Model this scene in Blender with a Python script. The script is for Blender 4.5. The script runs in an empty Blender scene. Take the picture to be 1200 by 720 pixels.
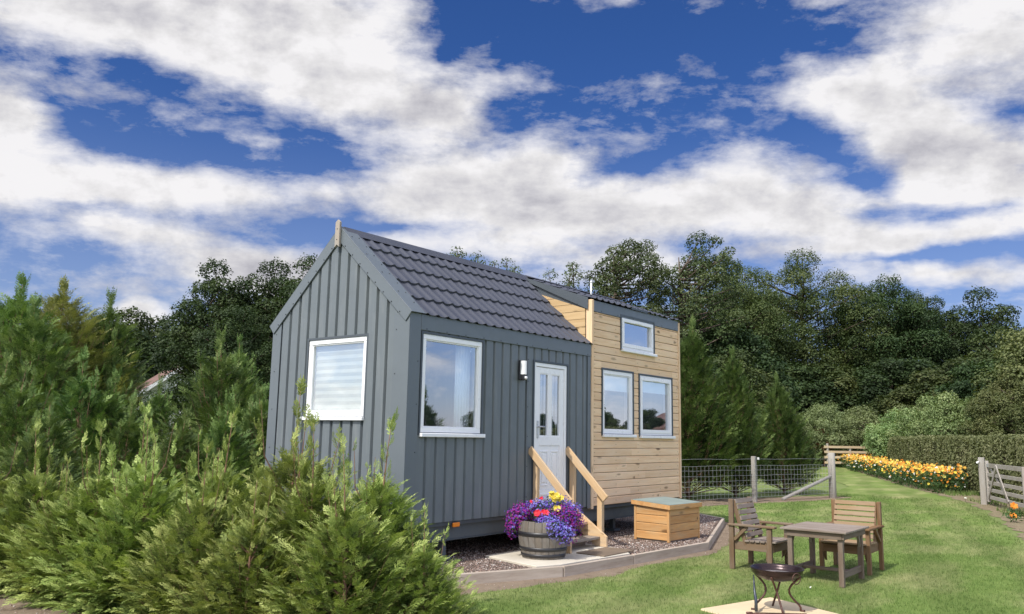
import bpy, bmesh, math, random
import numpy as np
from mathutils import Vector, Matrix
PI = math.pi
random.seed(7)
scene = bpy.context.scene
COL = scene.collection

# ------------------------------------------------------------------ node helpers
def new_mat(name):
    m = bpy.data.materials.new(name); m.use_nodes = True
    nt = m.node_tree; nt.nodes.clear()
    out = nt.nodes.new('ShaderNodeOutputMaterial')
    return m, nt, out
class N:
    """small helper to wire nodes"""
    def __init__(s, nt): s.nt = nt
    def node(s, t, **kw):
        n = s.nt.nodes.new(t)
        for k, v in kw.items(): setattr(n, k, v)
        return n
    def put(s, sock, v):
        if v is None: return
        if isinstance(v, bpy.types.NodeSocket): s.nt.links.new(v, sock)
        else: sock.default_value = v
    def math(s, op, a, b=None, c=None, clamp=False):
        n = s.node('ShaderNodeMath', operation=op); n.use_clamp = clamp
        s.put(n.inputs[0], a); s.put(n.inputs[1], b); s.put(n.inputs[2], c)
        return n.outputs[0]
    def vmath(s, op, a, b=None, scale=None):
        n = s.node('ShaderNodeVectorMath', operation=op)
        s.put(n.inputs[0], a); s.put(n.inputs[1], b)
        if scale is not None: s.put(n.inputs['Scale'], scale)
        return n.outputs['Value'] if op in ('DOT_PRODUCT', 'LENGTH') else n.outputs['Vector']
    def noise(s, vec, scale, detail=4, rough=.55, dist=0.0, out='Fac'):
        n = s.node('ShaderNodeTexNoise')
        s.put(n.inputs['Vector'], vec); n.inputs['Scale'].default_value = scale
        n.inputs['Detail'].default_value = detail; n.inputs['Roughness'].default_value = rough
        n.inputs['Distortion'].default_value = dist
        return n.outputs[out]
    def ramp(s, f, stops, interp='LINEAR'):
        n = s.node('ShaderNodeValToRGB'); cr = n.color_ramp; cr.interpolation = interp
        while len(cr.elements) > 1: cr.elements.remove(cr.elements[-1])
        cr.elements[0].position = stops[0][0]; cr.elements[0].color = c4(stops[0][1])
        for p, c in stops[1:]:
            e = cr.elements.new(p); e.color = c4(c)
        s.put(n.inputs[0], f)
        return n.outputs[0]
    def mix(s, f, a, b, blend='MIX'):
        n = s.node('ShaderNodeMix', data_type='RGBA', blend_type=blend)
        s.put(n.inputs[0], f)
        s.put(n.inputs[6], c4(a) if not isinstance(a, bpy.types.NodeSocket) else a)
        s.put(n.inputs[7], c4(b) if not isinstance(b, bpy.types.NodeSocket) else b)
        return n.outputs[2]
    def maprange(s, v, a, b, c=0.0, d=1.0, smooth=False):
        n = s.node('ShaderNodeMapRange'); n.clamp = True
        if smooth: n.interpolation_type = 'SMOOTHSTEP'
        s.put(n.inputs[0], v)
        for i, x in enumerate((a, b, c, d)): n.inputs[i + 1].default_value = x
        return n.outputs[0]
    def mapping(s, vec, scale=(1, 1, 1), loc=(0, 0, 0), rot=(0, 0, 0), vt='POINT'):
        n = s.node('ShaderNodeMapping', vector_type=vt)
        s.put(n.inputs['Vector'], vec); n.inputs['Scale'].default_value = scale
        n.inputs['Location'].default_value = loc; n.inputs['Rotation'].default_value = rot
        return n.outputs[0]
    def bump(s, h, strength=.3, dist=.01, normal=None):
        n = s.node('ShaderNodeBump'); n.inputs['Strength'].default_value = strength
        n.inputs['Distance'].default_value = dist; s.put(n.inputs['Height'], h)
        s.put(n.inputs['Normal'], normal)
        return n.outputs[0]
    def principled(s, col, rough=.6, metal=0.0, normal=None, spec=.5, **kw):
        n = s.node('ShaderNodeBsdfPrincipled')
        s.put(n.inputs['Base Color'], c4(col) if not isinstance(col, bpy.types.NodeSocket) else col)
        s.put(n.inputs['Roughness'], rough); s.put(n.inputs['Metallic'], metal)
        s.put(n.inputs['Specular IOR Level'], spec); s.put(n.inputs['Normal'], normal)
        for k, v in kw.items(): s.put(n.inputs[k], v)
        return n.outputs[0]
def c4(c):
    c = tuple(c) if hasattr(c, '__len__') else (c, c, c)
    return c if len(c) == 4 else (*c, 1.0)

def attr(h, name, out='Vector'):
    n = h.node('ShaderNodeAttribute'); n.attribute_name = name
    return n.outputs[out]

def wood(name, c0, c1, weather=None, wamt=0.0, knots=1.0, rough=.72, grain=1.0):
    """boards: grain runs along each board's own long axis (attributes gco, rnd)"""
    m, nt, out = new_mat(name); h = N(nt)
    g = attr(h, 'gco'); r = attr(h, 'rnd', 'Fac')
    f1 = h.noise(h.mapping(g, (1.2, 16, 16)), 1.0, 5, .6, .6)
    f2 = h.noise(h.mapping(g, (6, 160, 160)), 1.0, 3, .6)
    f = h.math('ADD', h.math('MULTIPLY', f1, .7), h.math('MULTIPLY', f2, .3))
    col = h.ramp(h.maprange(f, .32, .68), [(0, c0), (1, c1)])
    # knots
    v = h.node('ShaderNodeTexVoronoi'); v.inputs['Scale'].default_value = 1.0
    h.put(v.inputs['Vector'], h.mapping(g, (2.6, 8, 8)))
    k = h.maprange(v.outputs['Distance'], .07 * knots, .10 + .12 * knots, 1.0, 0.0, True)
    pick = h.math('GREATER_THAN', h.noise(h.mapping(g, (2.6, 8, 8)), .8, 0), .5)
    k = h.math('MULTIPLY', h.math('MULTIPLY', k, pick), .75 * knots)
    col = h.mix(k, col, tuple(x * .33 for x in c0))
    col = h.mix(h.maprange(r, 0, 1, 0, .30), col, tuple(x * .62 for x in c0))
    if weather is not None:
        w = h.maprange(h.noise(h.mapping(g, (2.0, 9, 9)), 1.0, 5, .65), .5 - wamt * .45, .85 - wamt * .45, 0, .9)
        col = h.mix(w, col, weather)
    b = h.bump(f, .35 * grain, .004)
    nt.links.new(h.principled(col, rough, normal=b, spec=.25), out.inputs[0])
    return m

def painted(name, col, rough=.45, var=.06, metal=0.0, spec=.5, dirt=None, bump=.0):
    m, nt, out = new_mat(name); h = N(nt)
    t = h.node('ShaderNodeTexCoord').outputs['Object']
    f = h.noise(t, 2.3, 5, .6)
    c = h.mix(h.maprange(f, .3, .7), tuple(x * (1 - var) for x in col), tuple(min(1, x * (1 + var)) for x in col))
    if dirt is not None:
        d = h.maprange(h.noise(h.mapping(t, (9, 9, 1.2)), 1.0, 6, .7), .5, .75, 0, .35)
        c = h.mix(d, c, dirt)
    rr = h.maprange(h.noise(t, 9, 4), .3, .7, rough * .85, min(1, rough * 1.15))
    nrm = h.bump(h.noise(t, 14 if bump < .5 else 5, 3), bump, .01) if bump else None
    nt.links.new(h.principled(c, rr, metal, nrm, spec), out.inputs[0])
    return m

def leafmat(name, c0, c1, c2=None, trans=.3, scale=.5, rough=.5, tint_spots=None, spec=.35):
    """foliage: leaf to leaf variation plus clump patches"""
    m, nt, out = new_mat(name); h = N(nt)
    t = h.node('ShaderNodeTexCoord').outputs['Object']
    geo = h.node('ShaderNodeNewGeometry')
    oi = h.node('ShaderNodeObjectInfo').outputs['Random']
    p = h.maprange(h.noise(t, scale, 3, .6), .32, .68)
    c2 = c2 if c2 else tuple(x * .55 for x in c0)
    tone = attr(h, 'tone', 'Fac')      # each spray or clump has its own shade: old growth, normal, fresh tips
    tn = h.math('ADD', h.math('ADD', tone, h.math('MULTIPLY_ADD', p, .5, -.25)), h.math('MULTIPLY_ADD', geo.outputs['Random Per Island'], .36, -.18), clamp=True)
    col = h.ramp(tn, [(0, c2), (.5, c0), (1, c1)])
    hs = h.node('ShaderNodeHueSaturation')
    h.put(hs.inputs['Hue'], h.maprange(oi, 0, 1, .488, .512)); h.put(hs.inputs['Value'], h.maprange(oi, 0, 1, .86, 1.14))
    h.put(hs.inputs['Color'], col); col = hs.outputs[0]
    a = h.principled(col, max(rough, .6), spec=min(spec, .22))
    tr = h.node('ShaderNodeBsdfTranslucent')
    tc = h.mix(1.0, col, (1.25, 1.35, .55), 'MULTIPLY'); h.put(tr.inputs[0], tc)
    ms = h.node('ShaderNodeMixShader'); ms.inputs[0].default_value = trans
    nt.links.new(a, ms.inputs[1]); nt.links.new(tr.outputs[0], ms.inputs[2])
    nt.links.new(ms.outputs[0], out.inputs[0])
    return m

# ------------------------------------------------------------------ materials
M = {}
M['clad'] = painted('grey_coated_steel', (.128, .147, .156), .42, .05, dirt=(.26, .27, .26))
M['trim'] = painted('grey_trim_steel', (.122, .141, .153), .40, .04)
M['roof'] = painted('slate_blue_roof_steel', (.060, .064, .080), .48, .07)
M['screw'] = painted('dark_screw', (.03, .035, .04), .4)
M['dark_steel'] = painted('dark_grey_flashing', (.065, .078, .09), .5)
M['upvc'] = painted('white_upvc', (.82, .82, .82), .3, .01)
M['chassis'] = painted('chassis_paint', (.075, .09, .10), .55, .15, dirt=(.12, .1, .08))
M['rubber'] = painted('rubber', (.02, .02, .02), .8)
M['black'] = painted('black_plastic', (.02, .02, .022), .35)
M['orange'] = painted('amber_lens', (.75, .22, .02), .25)
M['interior'] = painted('interior_lining', (.42, .40, .36), .8)
M['curtain'] = painted('white_curtain_cloth', (.78, .80, .82), .85)
M['blind'] = painted('pale_blind_cloth', (.56, .54, .46), .85)
M['blindblue'] = painted('pale_blue_blind_cloth', (.62, .72, .78), .85)
M['chrome'] = painted('handle_metal', (.55, .55, .56), .3, metal=.9)
M['larch'] = wood('pale_larch_cladding', (.72, .47, .265), (.90, .68, .44), (.74, .57, .39), .12, 1.35)
M['larch_new'] = wood('golden_larch_cladding', (.50, .33, .16), (.62, .45, .25), None, 0, 1.2)
M['finial'] = wood('weathered_finial_wood', (.35, .28, .22), (.5, .42, .34), (.3, .28, .25), .5, .3)
M['step_wood'] = wood('new_softwood', (.52, .34, .18), (.70, .50, .29), (.46, .37, .27), .15, 1.0)
M['box_wood'] = wood('treated_shed_boards', (.44, .215, .075), (.66, .38, .155), (.46, .33, .18), .12, 1.7)
M['edge_wood'] = wood('silvered_sleeper', (.25, .19, .14), (.56, .47, .38), (.47, .40, .33), .5, .5)
M['table_wood'] = wood('grey_weathered_table', (.125, .088, .062), (.235, .178, .140), (.275, .235, .20), .5, .4)
M['chair_wood'] = wood('brown_weathered_chair', (.125, .075, .040), (.215, .135, .072), (.20, .16, .12), .32, .6)
M['chair2_wood'] = wood('golden_brown_chair', (.15, .078, .035), (.24, .14, .065), (.22, .16, .11), .2, .8)
M['chair2_slat'] = wood('light_brown_slats', (.24, .155, .08), (.35, .235, .13), (.30, .235, .165), .25, .8)
M['post_wood'] = wood('grey_fence_post', (.27, .24, .205), (.42, .38, .33), (.36, .34, .31), .5, .3)
M['gate_wood'] = wood('grey_gate_wood', (.28, .24, .20), (.46, .41, .35), (.40, .37, .34), .5, .4)
M['rail_wood'] = wood('pale_rail_wood', (.56, .42, .25), (.74, .58, .38), (.60, .50, .36), .2, .5)
M['table_leg'] = wood('brown_table_legs', (.10, .066, .042), (.185, .132, .092), (.21, .17, .135), .35, .4)
M['barrel'] = wood('grey_oak_staves', (.13, .105, .08), (.235, .20, .16), (.20, .19, .175), .35, .15)
M['hoop'] = painted('black_hoop_iron', (.022, .022, .025), .45, .2)
M['rust'] = painted('rusty_iron', (.085, .038, .028), .55, .45, metal=.25, dirt=(.16, .075, .04), bump=.3)
M['bowl'] = painted('dark_rusty_bowl', (.032, .020, .022), .30, .4, metal=.6, dirt=(.06, .03, .024), bump=.25)
M['poker'] = painted('blued_steel', (.06, .07, .09), .4, .3, metal=.5)
M['wire'] = painted('galvanised_wire', (.42, .43, .44), .45, metal=.3)
M['china'] = painted('white_insulator', (.85, .85, .82), .3)
M['felt'] = painted('green_mineral_felt', (.21, .255, .23), .95, .12, bump=.6)
M['concrete'] = painted('pale_concrete', (.56, .51, .42), .9, .12, dirt=(.42, .37, .29), bump=.3)
M['sandstone'] = painted('yellow_sandstone', (.62, .49, .31), .9, .1, dirt=(.52, .40, .25), bump=.25)
M['mat'] = painted('coir_mat', (.17, .125, .085), .98, .2, bump=.8)
M['whitewall'] = painted('white_render', (.75, .75, .74), .85)
M['redroof'] = painted('brown_roof_tiles', (.16, .09, .07), .8, .25)
M['bark'] = painted('brown_bark', (.085, .062, .045), .9, .35, bump=.8)
M['palebark'] = painted('pale_grey_bark', (.24, .215, .18), .9, .3, bump=.8)
M['redbark'] = painted('reddish_stem', (.20, .11, .065), .8, .3)

def glass_mat():
    m, nt, out = new_mat('window_glass'); h = N(nt)
    lw = h.node('ShaderNodeLayerWeight'); lw.inputs['Blend'].default_value = .5
    t = h.node('ShaderNodeTexCoord').outputs['Object']
    b = h.bump(h.noise(t, 1.3, 1), .04, .05)
    gl = h.node('ShaderNodeBsdfGlossy'); gl.inputs['Roughness'].default_value = 0.0
    gl.inputs['Color'].default_value = (.92, .95, 1, 1); h.put(gl.inputs['Normal'], b)
    tp = h.node('ShaderNodeBsdfTransparent'); tp.inputs[0].default_value = (.82, .88, .9, 1)
    ms = h.node('ShaderNodeMixShader')
    nt.links.new(h.math('MULTIPLY_ADD', h.math('POWER', lw.outputs['Facing'], 1.4), .85, .11, True), ms.inputs[0])
    nt.links.new(tp.outputs[0], ms.inputs[1]); nt.links.new(gl.outputs[0], ms.inputs[2])
    nt.links.new(ms.outputs[0], out.inputs[0]); return m
M['glass'] = glass_mat()
def frosted():
    m, nt, out = new_mat('opal_lamp_glass'); h = N(nt)
    nt.links.new(h.principled((.72, .72, .72), .3), out.inputs[0]); return m
M['opal'] = frosted()

M['conifer_near'] = leafmat('fresh_conifer_sprays', (.225, .295, .070), (.45, .50, .165), (.070, .112, .028), 0.16, 1.6, .5)
M['conifer_mid'] = leafmat('green_conifer_sprays', (0.112, 0.18, 0.046), (0.245, 0.32, 0.1), (0.04, 0.078, 0.022), 0.14, .7, .55)
M['conifer_gold'] = leafmat('yellowish_conifer_sprays', (0.24, 0.25, 0.075), (0.36, 0.35, 0.13), (0.11, 0.14, 0.04), 0.14, .7, .55)
M['conifer_fence'] = leafmat('light_green_conifer_sprays', (0.075, 0.135, 0.034), (0.165, 0.24, 0.068), (0.03, 0.06, 0.016), 0.13, .9, .55)
M['sycamore'] = leafmat('dark_sycamore_leaves', (0.06, 0.084, 0.026), (0.12, 0.138, 0.048), (0.028, 0.045, 0.014), .22, .25, .5)
M['sycamore2'] = leafmat('deep_green_leaves', (0.036, 0.062, 0.02), (0.072, 0.102, 0.034), (0.018, 0.033, 0.011), .2, .25, .5)
M['poplar'] = leafmat('grey_green_leaves', (0.07, 0.1, 0.038), (0.15, 0.18, 0.085), (0.036, 0.056, 0.02), .25, .5, .42)
M['oak'] = leafmat('brownish_green_leaves', (0.12, 0.135, 0.05), (0.19, 0.19, 0.08), (0.06, 0.08, 0.028), .22, .3, .5)
M['lilac'] = leafmat('bright_shrub_leaves', (0.2, 0.28, 0.11), (0.36, 0.43, 0.2), (0.09, 0.14, 0.05), .28, .8, .42)
M['greyshrub'] = leafmat('dusty_shrub_leaves', (0.19, 0.23, 0.1), (0.28, 0.32, 0.16), (0.1, 0.13, 0.055), .25, .8, .5)
M['hedge'] = leafmat('clipped_hedge_leaves', (0.17, 0.19, 0.085), (0.28, 0.28, 0.15), (0.085, 0.105, 0.042), .2, .9, .55)
M['copper'] = leafmat('copper_leaves', (.20, .07, .04), (.24, .10, .05), (.12, .05, .03), .25, .8)

# ------------------------------------------------------------------ mesh builders
class MB:
    def __init__(s): s.v = []; s.f = []; s.mi = []; s.g = []; s.r = []; s.cur = 0; s.sm = []
    def add(s, vs, fs, gco=None, rnd=None, smooth=False):
        o = len(s.v); s.v += [tuple(v) for v in vs]
        s.f += [tuple(o + i for i in f) for f in fs]; s.mi += [s.cur] * len(fs); s.sm += [smooth] * len(fs)
        off = Vector((random.uniform(0, 40), random.uniform(0, 40), random.uniform(0, 40)))
        gc = gco if gco is not None else vs
        s.g += [tuple(Vector(g) + off) for g in gc]
        s.r += [random.random() if rnd is None else rnd] * len(vs)
        return s
    def box(s, c, size, rot=None, rnd=None):
        """box with centre c; its longest side becomes the grain direction"""
        hx, hy, hz = [x / 2 for x in size]
        loc = [Vector((a * hx, b * hy, d * hz)) for a in (-1, 1) for b in (-1, 1) for d in (-1, 1)]
        F = [(0, 1, 3, 2), (4, 6, 7, 5), (0, 4, 5, 1), (2, 3, 7, 6), (0, 2, 6, 4), (1, 5, 7, 3)]
        ax = max(range(3), key=lambda i: size[i]); order = [ax] + [i for i in range(3) if i != ax]
        gco = [Vector([l[i] for i in order]) for l in loc]
        vs = [(rot @ l if rot else l) + Vector(c) for l in loc]
        return s.add(vs, F, gco, rnd)
    def b(s, x0, x1, y0, y1, z0, z1, rnd=None):
        return s.box(((x0 + x1) / 2, (y0 + y1) / 2, (z0 + z1) / 2), (x1 - x0, y1 - y0, z1 - z0), None, rnd)
    def beam(s, p0, p1, w, d, up=(0, 0, 1), rnd=None):
        """bar from p0 to p1, w across, d along up"""
        p0 = Vector(p0); p1 = Vector(p1); x = (p1 - p0); L = x.length; x.normalize()
        u = Vector(up); y = u.cross(x)
        if y.length < 1e-4: y = Vector((0, 1, 0)).cross(x)
        y.normalize(); z = x.cross(y)
        R = Matrix((x, y, z)).transposed()
        return s.box((p0 + p1) / 2, (L, w, d), R, rnd)
    def prism(s, poly, axis, a, b, rnd=None, longax=None):
        """2-D polygon extruded along axis (0 x,1 y,2 z) from a to b"""
        n = len(poly); ot = [i for i in range(3) if i != axis]
        def P(q, t):
            v = [0, 0, 0]; v[axis] = t; v[ot[0]] = q[0]; v[ot[1]] = q[1]; return v
        vs = [P(q, a) for q in poly] + [P(q, b) for q in poly]
        fs = [tuple(range(n))[::-1], tuple(range(n, 2 * n))] + [(i, (i + 1) % n, n + (i + 1) % n, n + i) for i in range(n)]
        g = vs
        if longax is not None:
            o = [longax] + [i for i in range(3) if i != longax]; g = [Vector([v[i] for i in o]) for v in vs]
        return s.add(vs, fs, g, rnd)
    def tube(s, pts, rad, seg=8, caps=True, smooth=True):
        pts = [Vector(p) for p in pts]; n = len(pts)
        if not hasattr(rad, '__len__'): rad = [rad] * n
        vs = []; fs = []; g = []; t = 0
        prev = None
        for i, p in enumerate(pts):
            d = (pts[min(i + 1, n - 1)] - pts[max(i - 1, 0)]).normalized()
            if prev is None:
                a = d.cross(Vector((0, 0, 1)) if abs(d.z) < .9 else Vector((1, 0, 0))).normalized()
            else: a = (prev - d * prev.dot(d)).normalized()
            prev = a; bb = d.cross(a)
            if i: t += (p - pts[i - 1]).length
            for k in range(seg):
                th = 2 * PI * k / seg
                vs.append(p + (a * math.cos(th) + bb * math.sin(th)) * rad[i]); g.append((t, rad[i] * math.cos(th), rad[i] * math.sin(th)))
        for i in range(n - 1):
            for k in range(seg):
                fs.append((i * seg + k, i * seg + (k + 1) % seg, (i + 1) * seg + (k + 1) % seg, (i + 1) * seg + k))
        if caps: fs += [tuple(range(seg))[::-1], tuple((n - 1) * seg + k for k in range(seg))]
        return s.add(vs, fs, g, None, smooth)
    def lathe(s, prof, seg=32, c=(0, 0, 0), smooth=True):
        vs = []; fs = []; n = len(prof)
        for r, z in prof:
            for k in range(seg):
                th = 2 * PI * k / seg; vs.append((c[0] + r * math.cos(th), c[1] + r * math.sin(th), c[2] + z))
        for i in range(n - 1):
            for k in range(seg):
                fs.append((i * seg + k, i * seg + (k + 1) % seg, (i + 1) * seg + (k + 1) % seg, (i + 1) * seg + k))
        return s.add(vs, fs, None, None, smooth)
    def quad(s, *p, rnd=None): return s.add(p, [tuple(range(len(p)))], None, rnd)
    def screw(s, p, n, r=.0075):
        n = Vector(n).normalized(); a = n.cross(Vector((0, 0, 1)) if abs(n.z) < .9 else Vector((1, 0, 0))).normalized(); b = n.cross(a)
        p = Vector(p); vs = [p + (a * math.cos(k * PI / 3) + b * math.sin(k * PI / 3)) * r for k in range(6)]
        vs += [q + n * .006 for q in vs]
        return s.add(vs, [(6, 7, 8, 9, 10, 11)] + [(k, (k + 1) % 6, 6 + (k + 1) % 6, 6 + k) for k in range(6)])
    def build(s, name, mats, parent=None, bevel=0.0, fixn=True, loc=None):
        me = bpy.data.meshes.new(name); me.from_pydata(s.v, [], s.f)
        if not isinstance(mats, (list, tuple)): mats = [mats]
        for m in mats: me.materials.append(m)
        me.polygons.foreach_set('material_index', s.mi); me.polygons.foreach_set('use_smooth', s.sm)
        a = me.attributes.new('gco', 'FLOAT_VECTOR', 'POINT'); a.data.foreach_set('vector', np.array(s.g, 'f').ravel())
        a = me.attributes.new('rnd', 'FLOAT', 'POINT'); a.data.foreach_set('value', np.array(s.r, 'f'))
        if fixn:
            bm = bmesh.new(); bm.from_mesh(me); bmesh.ops.recalc_face_normals(bm, faces=bm.faces); bm.to_mesh(me); bm.free()
        me.update()
        o = bpy.data.objects.new(name, me); COL.objects.link(o)
        if parent: o.parent = parent
        if loc: o.location = loc
        if bevel:
            md = o.modifiers.new('edge', 'BEVEL'); md.width = bevel; md.segments = 1; md.limit_method = 'ANGLE'; md.angle_limit = .6
        return o

def tag(o, label=None, cat=None, group=None, kind=None):
    if label: o['label'] = label
    if cat: o['category'] = cat
    if group: o['group'] = group
    if kind: o['kind'] = kind
    return o
def empty(name, loc, label, cat, group=None, rz=0.0):
    o = bpy.data.objects.new(name, None); COL.objects.link(o); o.location = loc; o.rotation_euler.z = rz
    o.empty_display_size = .1
    return tag(o, label, cat, group)
def npmesh(name, verts, faces, mats, mi=None, smooth=False, tone=.5):
    """faces: (n,k) int array"""
    me = bpy.data.meshes.new(name); nv = len(verts); nf, k = faces.shape
    me.vertices.add(nv); me.vertices.foreach_set('co', verts.astype('f').ravel())
    me.loops.add(nf * k); me.loops.foreach_set('vertex_index', faces.astype('i').ravel())
    me.polygons.add(nf); me.polygons.foreach_set('loop_start', np.arange(0, nf * k, k, dtype='i'))
    for m in (mats if isinstance(mats, (list, tuple)) else [mats]): me.materials.append(m)
    if mi is not None: me.polygons.foreach_set('material_index', mi.astype('i'))
    if smooth: me.polygons.foreach_set('use_smooth', np.ones(nf, bool))
    me.update(calc_edges=True); me.validate()
    a = me.attributes.new('tone', 'FLOAT', 'FACE'); a.data.foreach_set('value', np.broadcast_to(np.asarray(tone, 'f'), (nf,)).astype('f').ravel())
    return me
def obj(name, me, parent=None, loc=(0, 0, 0)):
    o = bpy.data.objects.new(name, me); COL.objects.link(o); o.location = loc
    if parent: o.parent = parent
    return o

# ================================================================== CAMERA
CAM = Vector((-6.685, -6.799, 1.62))
yaw, pitch, roll = .9023, .1552, .0184
r = Vector((math.cos(yaw), -math.sin(yaw), 0)); fw = Vector((math.sin(yaw), math.cos(yaw), 0)); up = Vector((0, 0, 1))
F = fw * math.cos(pitch) + up * math.sin(pitch); U = -fw * math.sin(pitch) + up * math.cos(pitch)
R2 = r * math.cos(roll) + U * math.sin(roll); U2 = -r * math.sin(roll) + U * math.cos(roll)
cd = bpy.data.cameras.new('camera'); cam = bpy.data.objects.new('camera', cd); COL.objects.link(cam)
mw = Matrix((R2, U2, -F)).transposed().to_4x4(); mw.translation = CAM; cam.matrix_world = mw
cd.sensor_fit = 'HORIZONTAL'; cd.sensor_width = 36; cd.lens = 36 * 956.55 / 1200; cd.clip_start = .1; cd.clip_end = 3000
scene.camera = cam

# ================================================================== LIGHT AND SKY
SUN_EL = math.radians(50)
to_sun = Vector((-math.cos(SUN_EL), math.cos(SUN_EL) * .015, math.sin(SUN_EL))).normalized()
sd = bpy.data.lights.new('sun', 'SUN'); sd.energy = 3.4; sd.angle = math.radians(.6); sd.color = (1, .955, .88)
so = bpy.data.objects.new('sun', sd); COL.objects.link(so); so.rotation_euler = to_sun.to_track_quat('Z', 'Y').to_euler()
so.location = (0, 0, 30)
w = bpy.data.worlds.new('World'); scene.world = w; w.use_nodes = True
nt = w.node_tree; nt.nodes.clear(); h = N(nt)
wo = nt.nodes.new('ShaderNodeOutputWorld')
sky = h.node('ShaderNodeTexSky'); sky.sky_type = 'NISHITA'; sky.sun_disc = False
sky.sun_elevation = SUN_EL; sky.sun_rotation = math.atan2(to_sun.x, to_sun.y)
sky.altitude = 50; sky.air_density = 1.0; sky.dust_density = .3; sky.ozone_density = 3.5
bg_sky = h.node('ShaderNodeBackground'); bg_sky.inputs[1].default_value = .13
hs = h.node('ShaderNodeHueSaturation'); hs.inputs['Saturation'].default_value = 1.16; hs.inputs['Value'].default_value = .61
nt.links.new(h.mix(1.0, sky.outputs[0], (.74, .75, 1.0), 'MULTIPLY'), hs.inputs['Color']); D = h.node('ShaderNodeTexCoord').outputs['Generated']
SX = Vector((.61978, -.78477, 0)); SY = Vector((.78477, .61978, 0))
den = h.math('ADD', h.vmath('DOT_PRODUCT', D, tuple(SY)), 1.02)
sx = h.math('DIVIDE', h.vmath('DOT_PRODUCT', D, tuple(SX)), den)
sz = h.math('DIVIDE', h.vmath('DOT_PRODUCT', D, (0, 0, 1)), den)
cb = h.node('ShaderNodeCombineXYZ'); h.put(cb.inputs[0], sx); h.put(cb.inputs[1], sz); P0 = cb.outputs[0]
# one unit here = about 2040 photo pixels; blobs: x, z, half width, half height, tilt, weight
def pxy(u, v): return ((u - 600) / 2055.0, (510 + (u - 600) * .018 - v) / (1930.0 + 170 * ((u - 600) / 600.0) ** 2))
warp = h.vmath('SUBTRACT', h.noise(P0, 9, 5, .6, out='Color'), (.5, .5, .5))
warp = h.vmath('MULTIPLY', warp, (.04, .028, 0))
PW = h.vmath('ADD', P0, warp)
BL = [(190, -30, 330, 130, 0, 1.25), (110, 20, 200, 62, 0, .85), (330, 70, 210, 88, 14, 1.0), (440, 115, 140, 66, 8, .95), (520, 125, 90, 55, 0, .6), (455, 30, 70, 60, 0, .5),
      (60, 222, 240, 42, -3, 1.15), (290, 235, 240, 38, 0, 1.0), (470, 205, 130, 60, 10, .85), (600, 225, 210, 72, 0, .95), (285, 178, 52, 24, 12, .85),
      (640, 270, 220, 50, 0, .75), (890, 232, 135, 78, 8, 1.45), (790, 245, 160, 55, 0, .9), (975, 265, 130, 52, 8, .95), (660, 185, 150, 34, -12, .55),
      (1050, 138, 140, 46, 18, .95), (1130, 190, 130, 62, 12, 1.15), (1150, 50, 170, 92, -8, 1.25), (1000, 100, 100, 40, 0, .6), (1090, 225, 120, 34, 0, .65),
      (250, 300, 180, 44, 6, .95), (100, 268, 170, 20, 0, .5), (340, 322, 150, 30, 0, .7), (1120, 321, 190, 18, 2, .95), (1130, 272, 160, 22, -2, .85), (1000, 292, 200, 14, -4, .5),
      (600, 95, 90, 36, -8, .48), (775, 95, 30, 34, 0, .42), (828, 80, 50, 24, 25, .45), (15, 135, 80, 46, 25, .75), (110, 118, 150, 22, 10, .42), (965, -2, 40, 16, 0, .42), (730, -2, 34, 16, 0, .5),
      (700, 315, 420, 36, 0, .5), (480, 290, 200, 24, 0, .38), (120, 335, 160, 26, 0, .35), (158, 370, 46, 20, 0, .75),
      (1045, 212, 50, 24, 10, -.5), (640, 40, 260, 70, 0, -.5), (850, 50, 180, 90, 0, -.4), (300, 185, 260, 16, 0, -.4), (130, 165, 110, 20, 8, -.2), (420, 270, 240, 10, 0, -.3), (1050, 246, 60, 12, 0, -.3), (1100, 298, 160, 7, 0, -.4)]
acc = None
for (u, v, ru, rv, rot, wt) in BL:
    cx, cz = pxy(u, v)
    mp = h.mapping(PW, (ru / 2040, rv / 2040, 1), (cx, cz, 0), (0, 0, -math.radians(rot)), 'TEXTURE')
    g = h.node('ShaderNodeTexGradient', gradient_type='SPHERICAL'); h.put(g.inputs[0], mp)
    acc = h.math('MULTIPLY_ADD', g.outputs['Fac'], wt, acc if acc is not None else 0.0)
# clouds in the rest of the sky (behind and above the camera) so that reflections and light are right
rad = h.vmath('LENGTH', P0)
behind = h.maprange(rad, .42, .75, 0, .34, True)
wide = h.maprange(h.noise(h.mapping(P0, (1, 2.0, 1)), 3.1, 3, .5), .40, .62)
clear = h.maprange(h.vmath('DISTANCE', P0, (.95, .15, 0)) if False else h.vmath('LENGTH', h.vmath('SUBTRACT', P0, (.92, .25, 0))), .35, .65, 0, 1, True)
acc = h.math('MULTIPLY_ADD', h.math('MULTIPLY', h.math('MULTIPLY', behind, wide), clear), 1.6, acc)
PN = h.mapping(P0, (1, 1.45, 1))
DL = (.010, -.020, 0)
def fbm(off, det):
    v_ = PN if off is None else h.vmath('ADD', PN, off)
    return h.noise(v_, 7.5, det, .60, .0)
n1 = fbm(None, 13)
n2 = fbm(DL, 7); n1s = fbm(None, 7)
streak = h.noise(h.mapping(P0, (1, 3.2, 1), (3, 1, 0), (0, 0, .12)), 22, 9, .62)
nn = h.math('MULTIPLY_ADD', streak, .28, h.math('MULTIPLY', n1, .86))
dens = h.math('ADD', h.math('MINIMUM', acc, 1.5), h.math('MULTIPLY_ADD', nn, 4.2, -2.44))
alpha = h.math('POWER', h.maprange(dens, .0, .75, 0, .985, False), 1.15)
veiln = h.noise(h.mapping(P0, (1, 2.2, 1), (7, 3, 0), (0, 0, -.10)), 16, 12, .66, .15)
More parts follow.
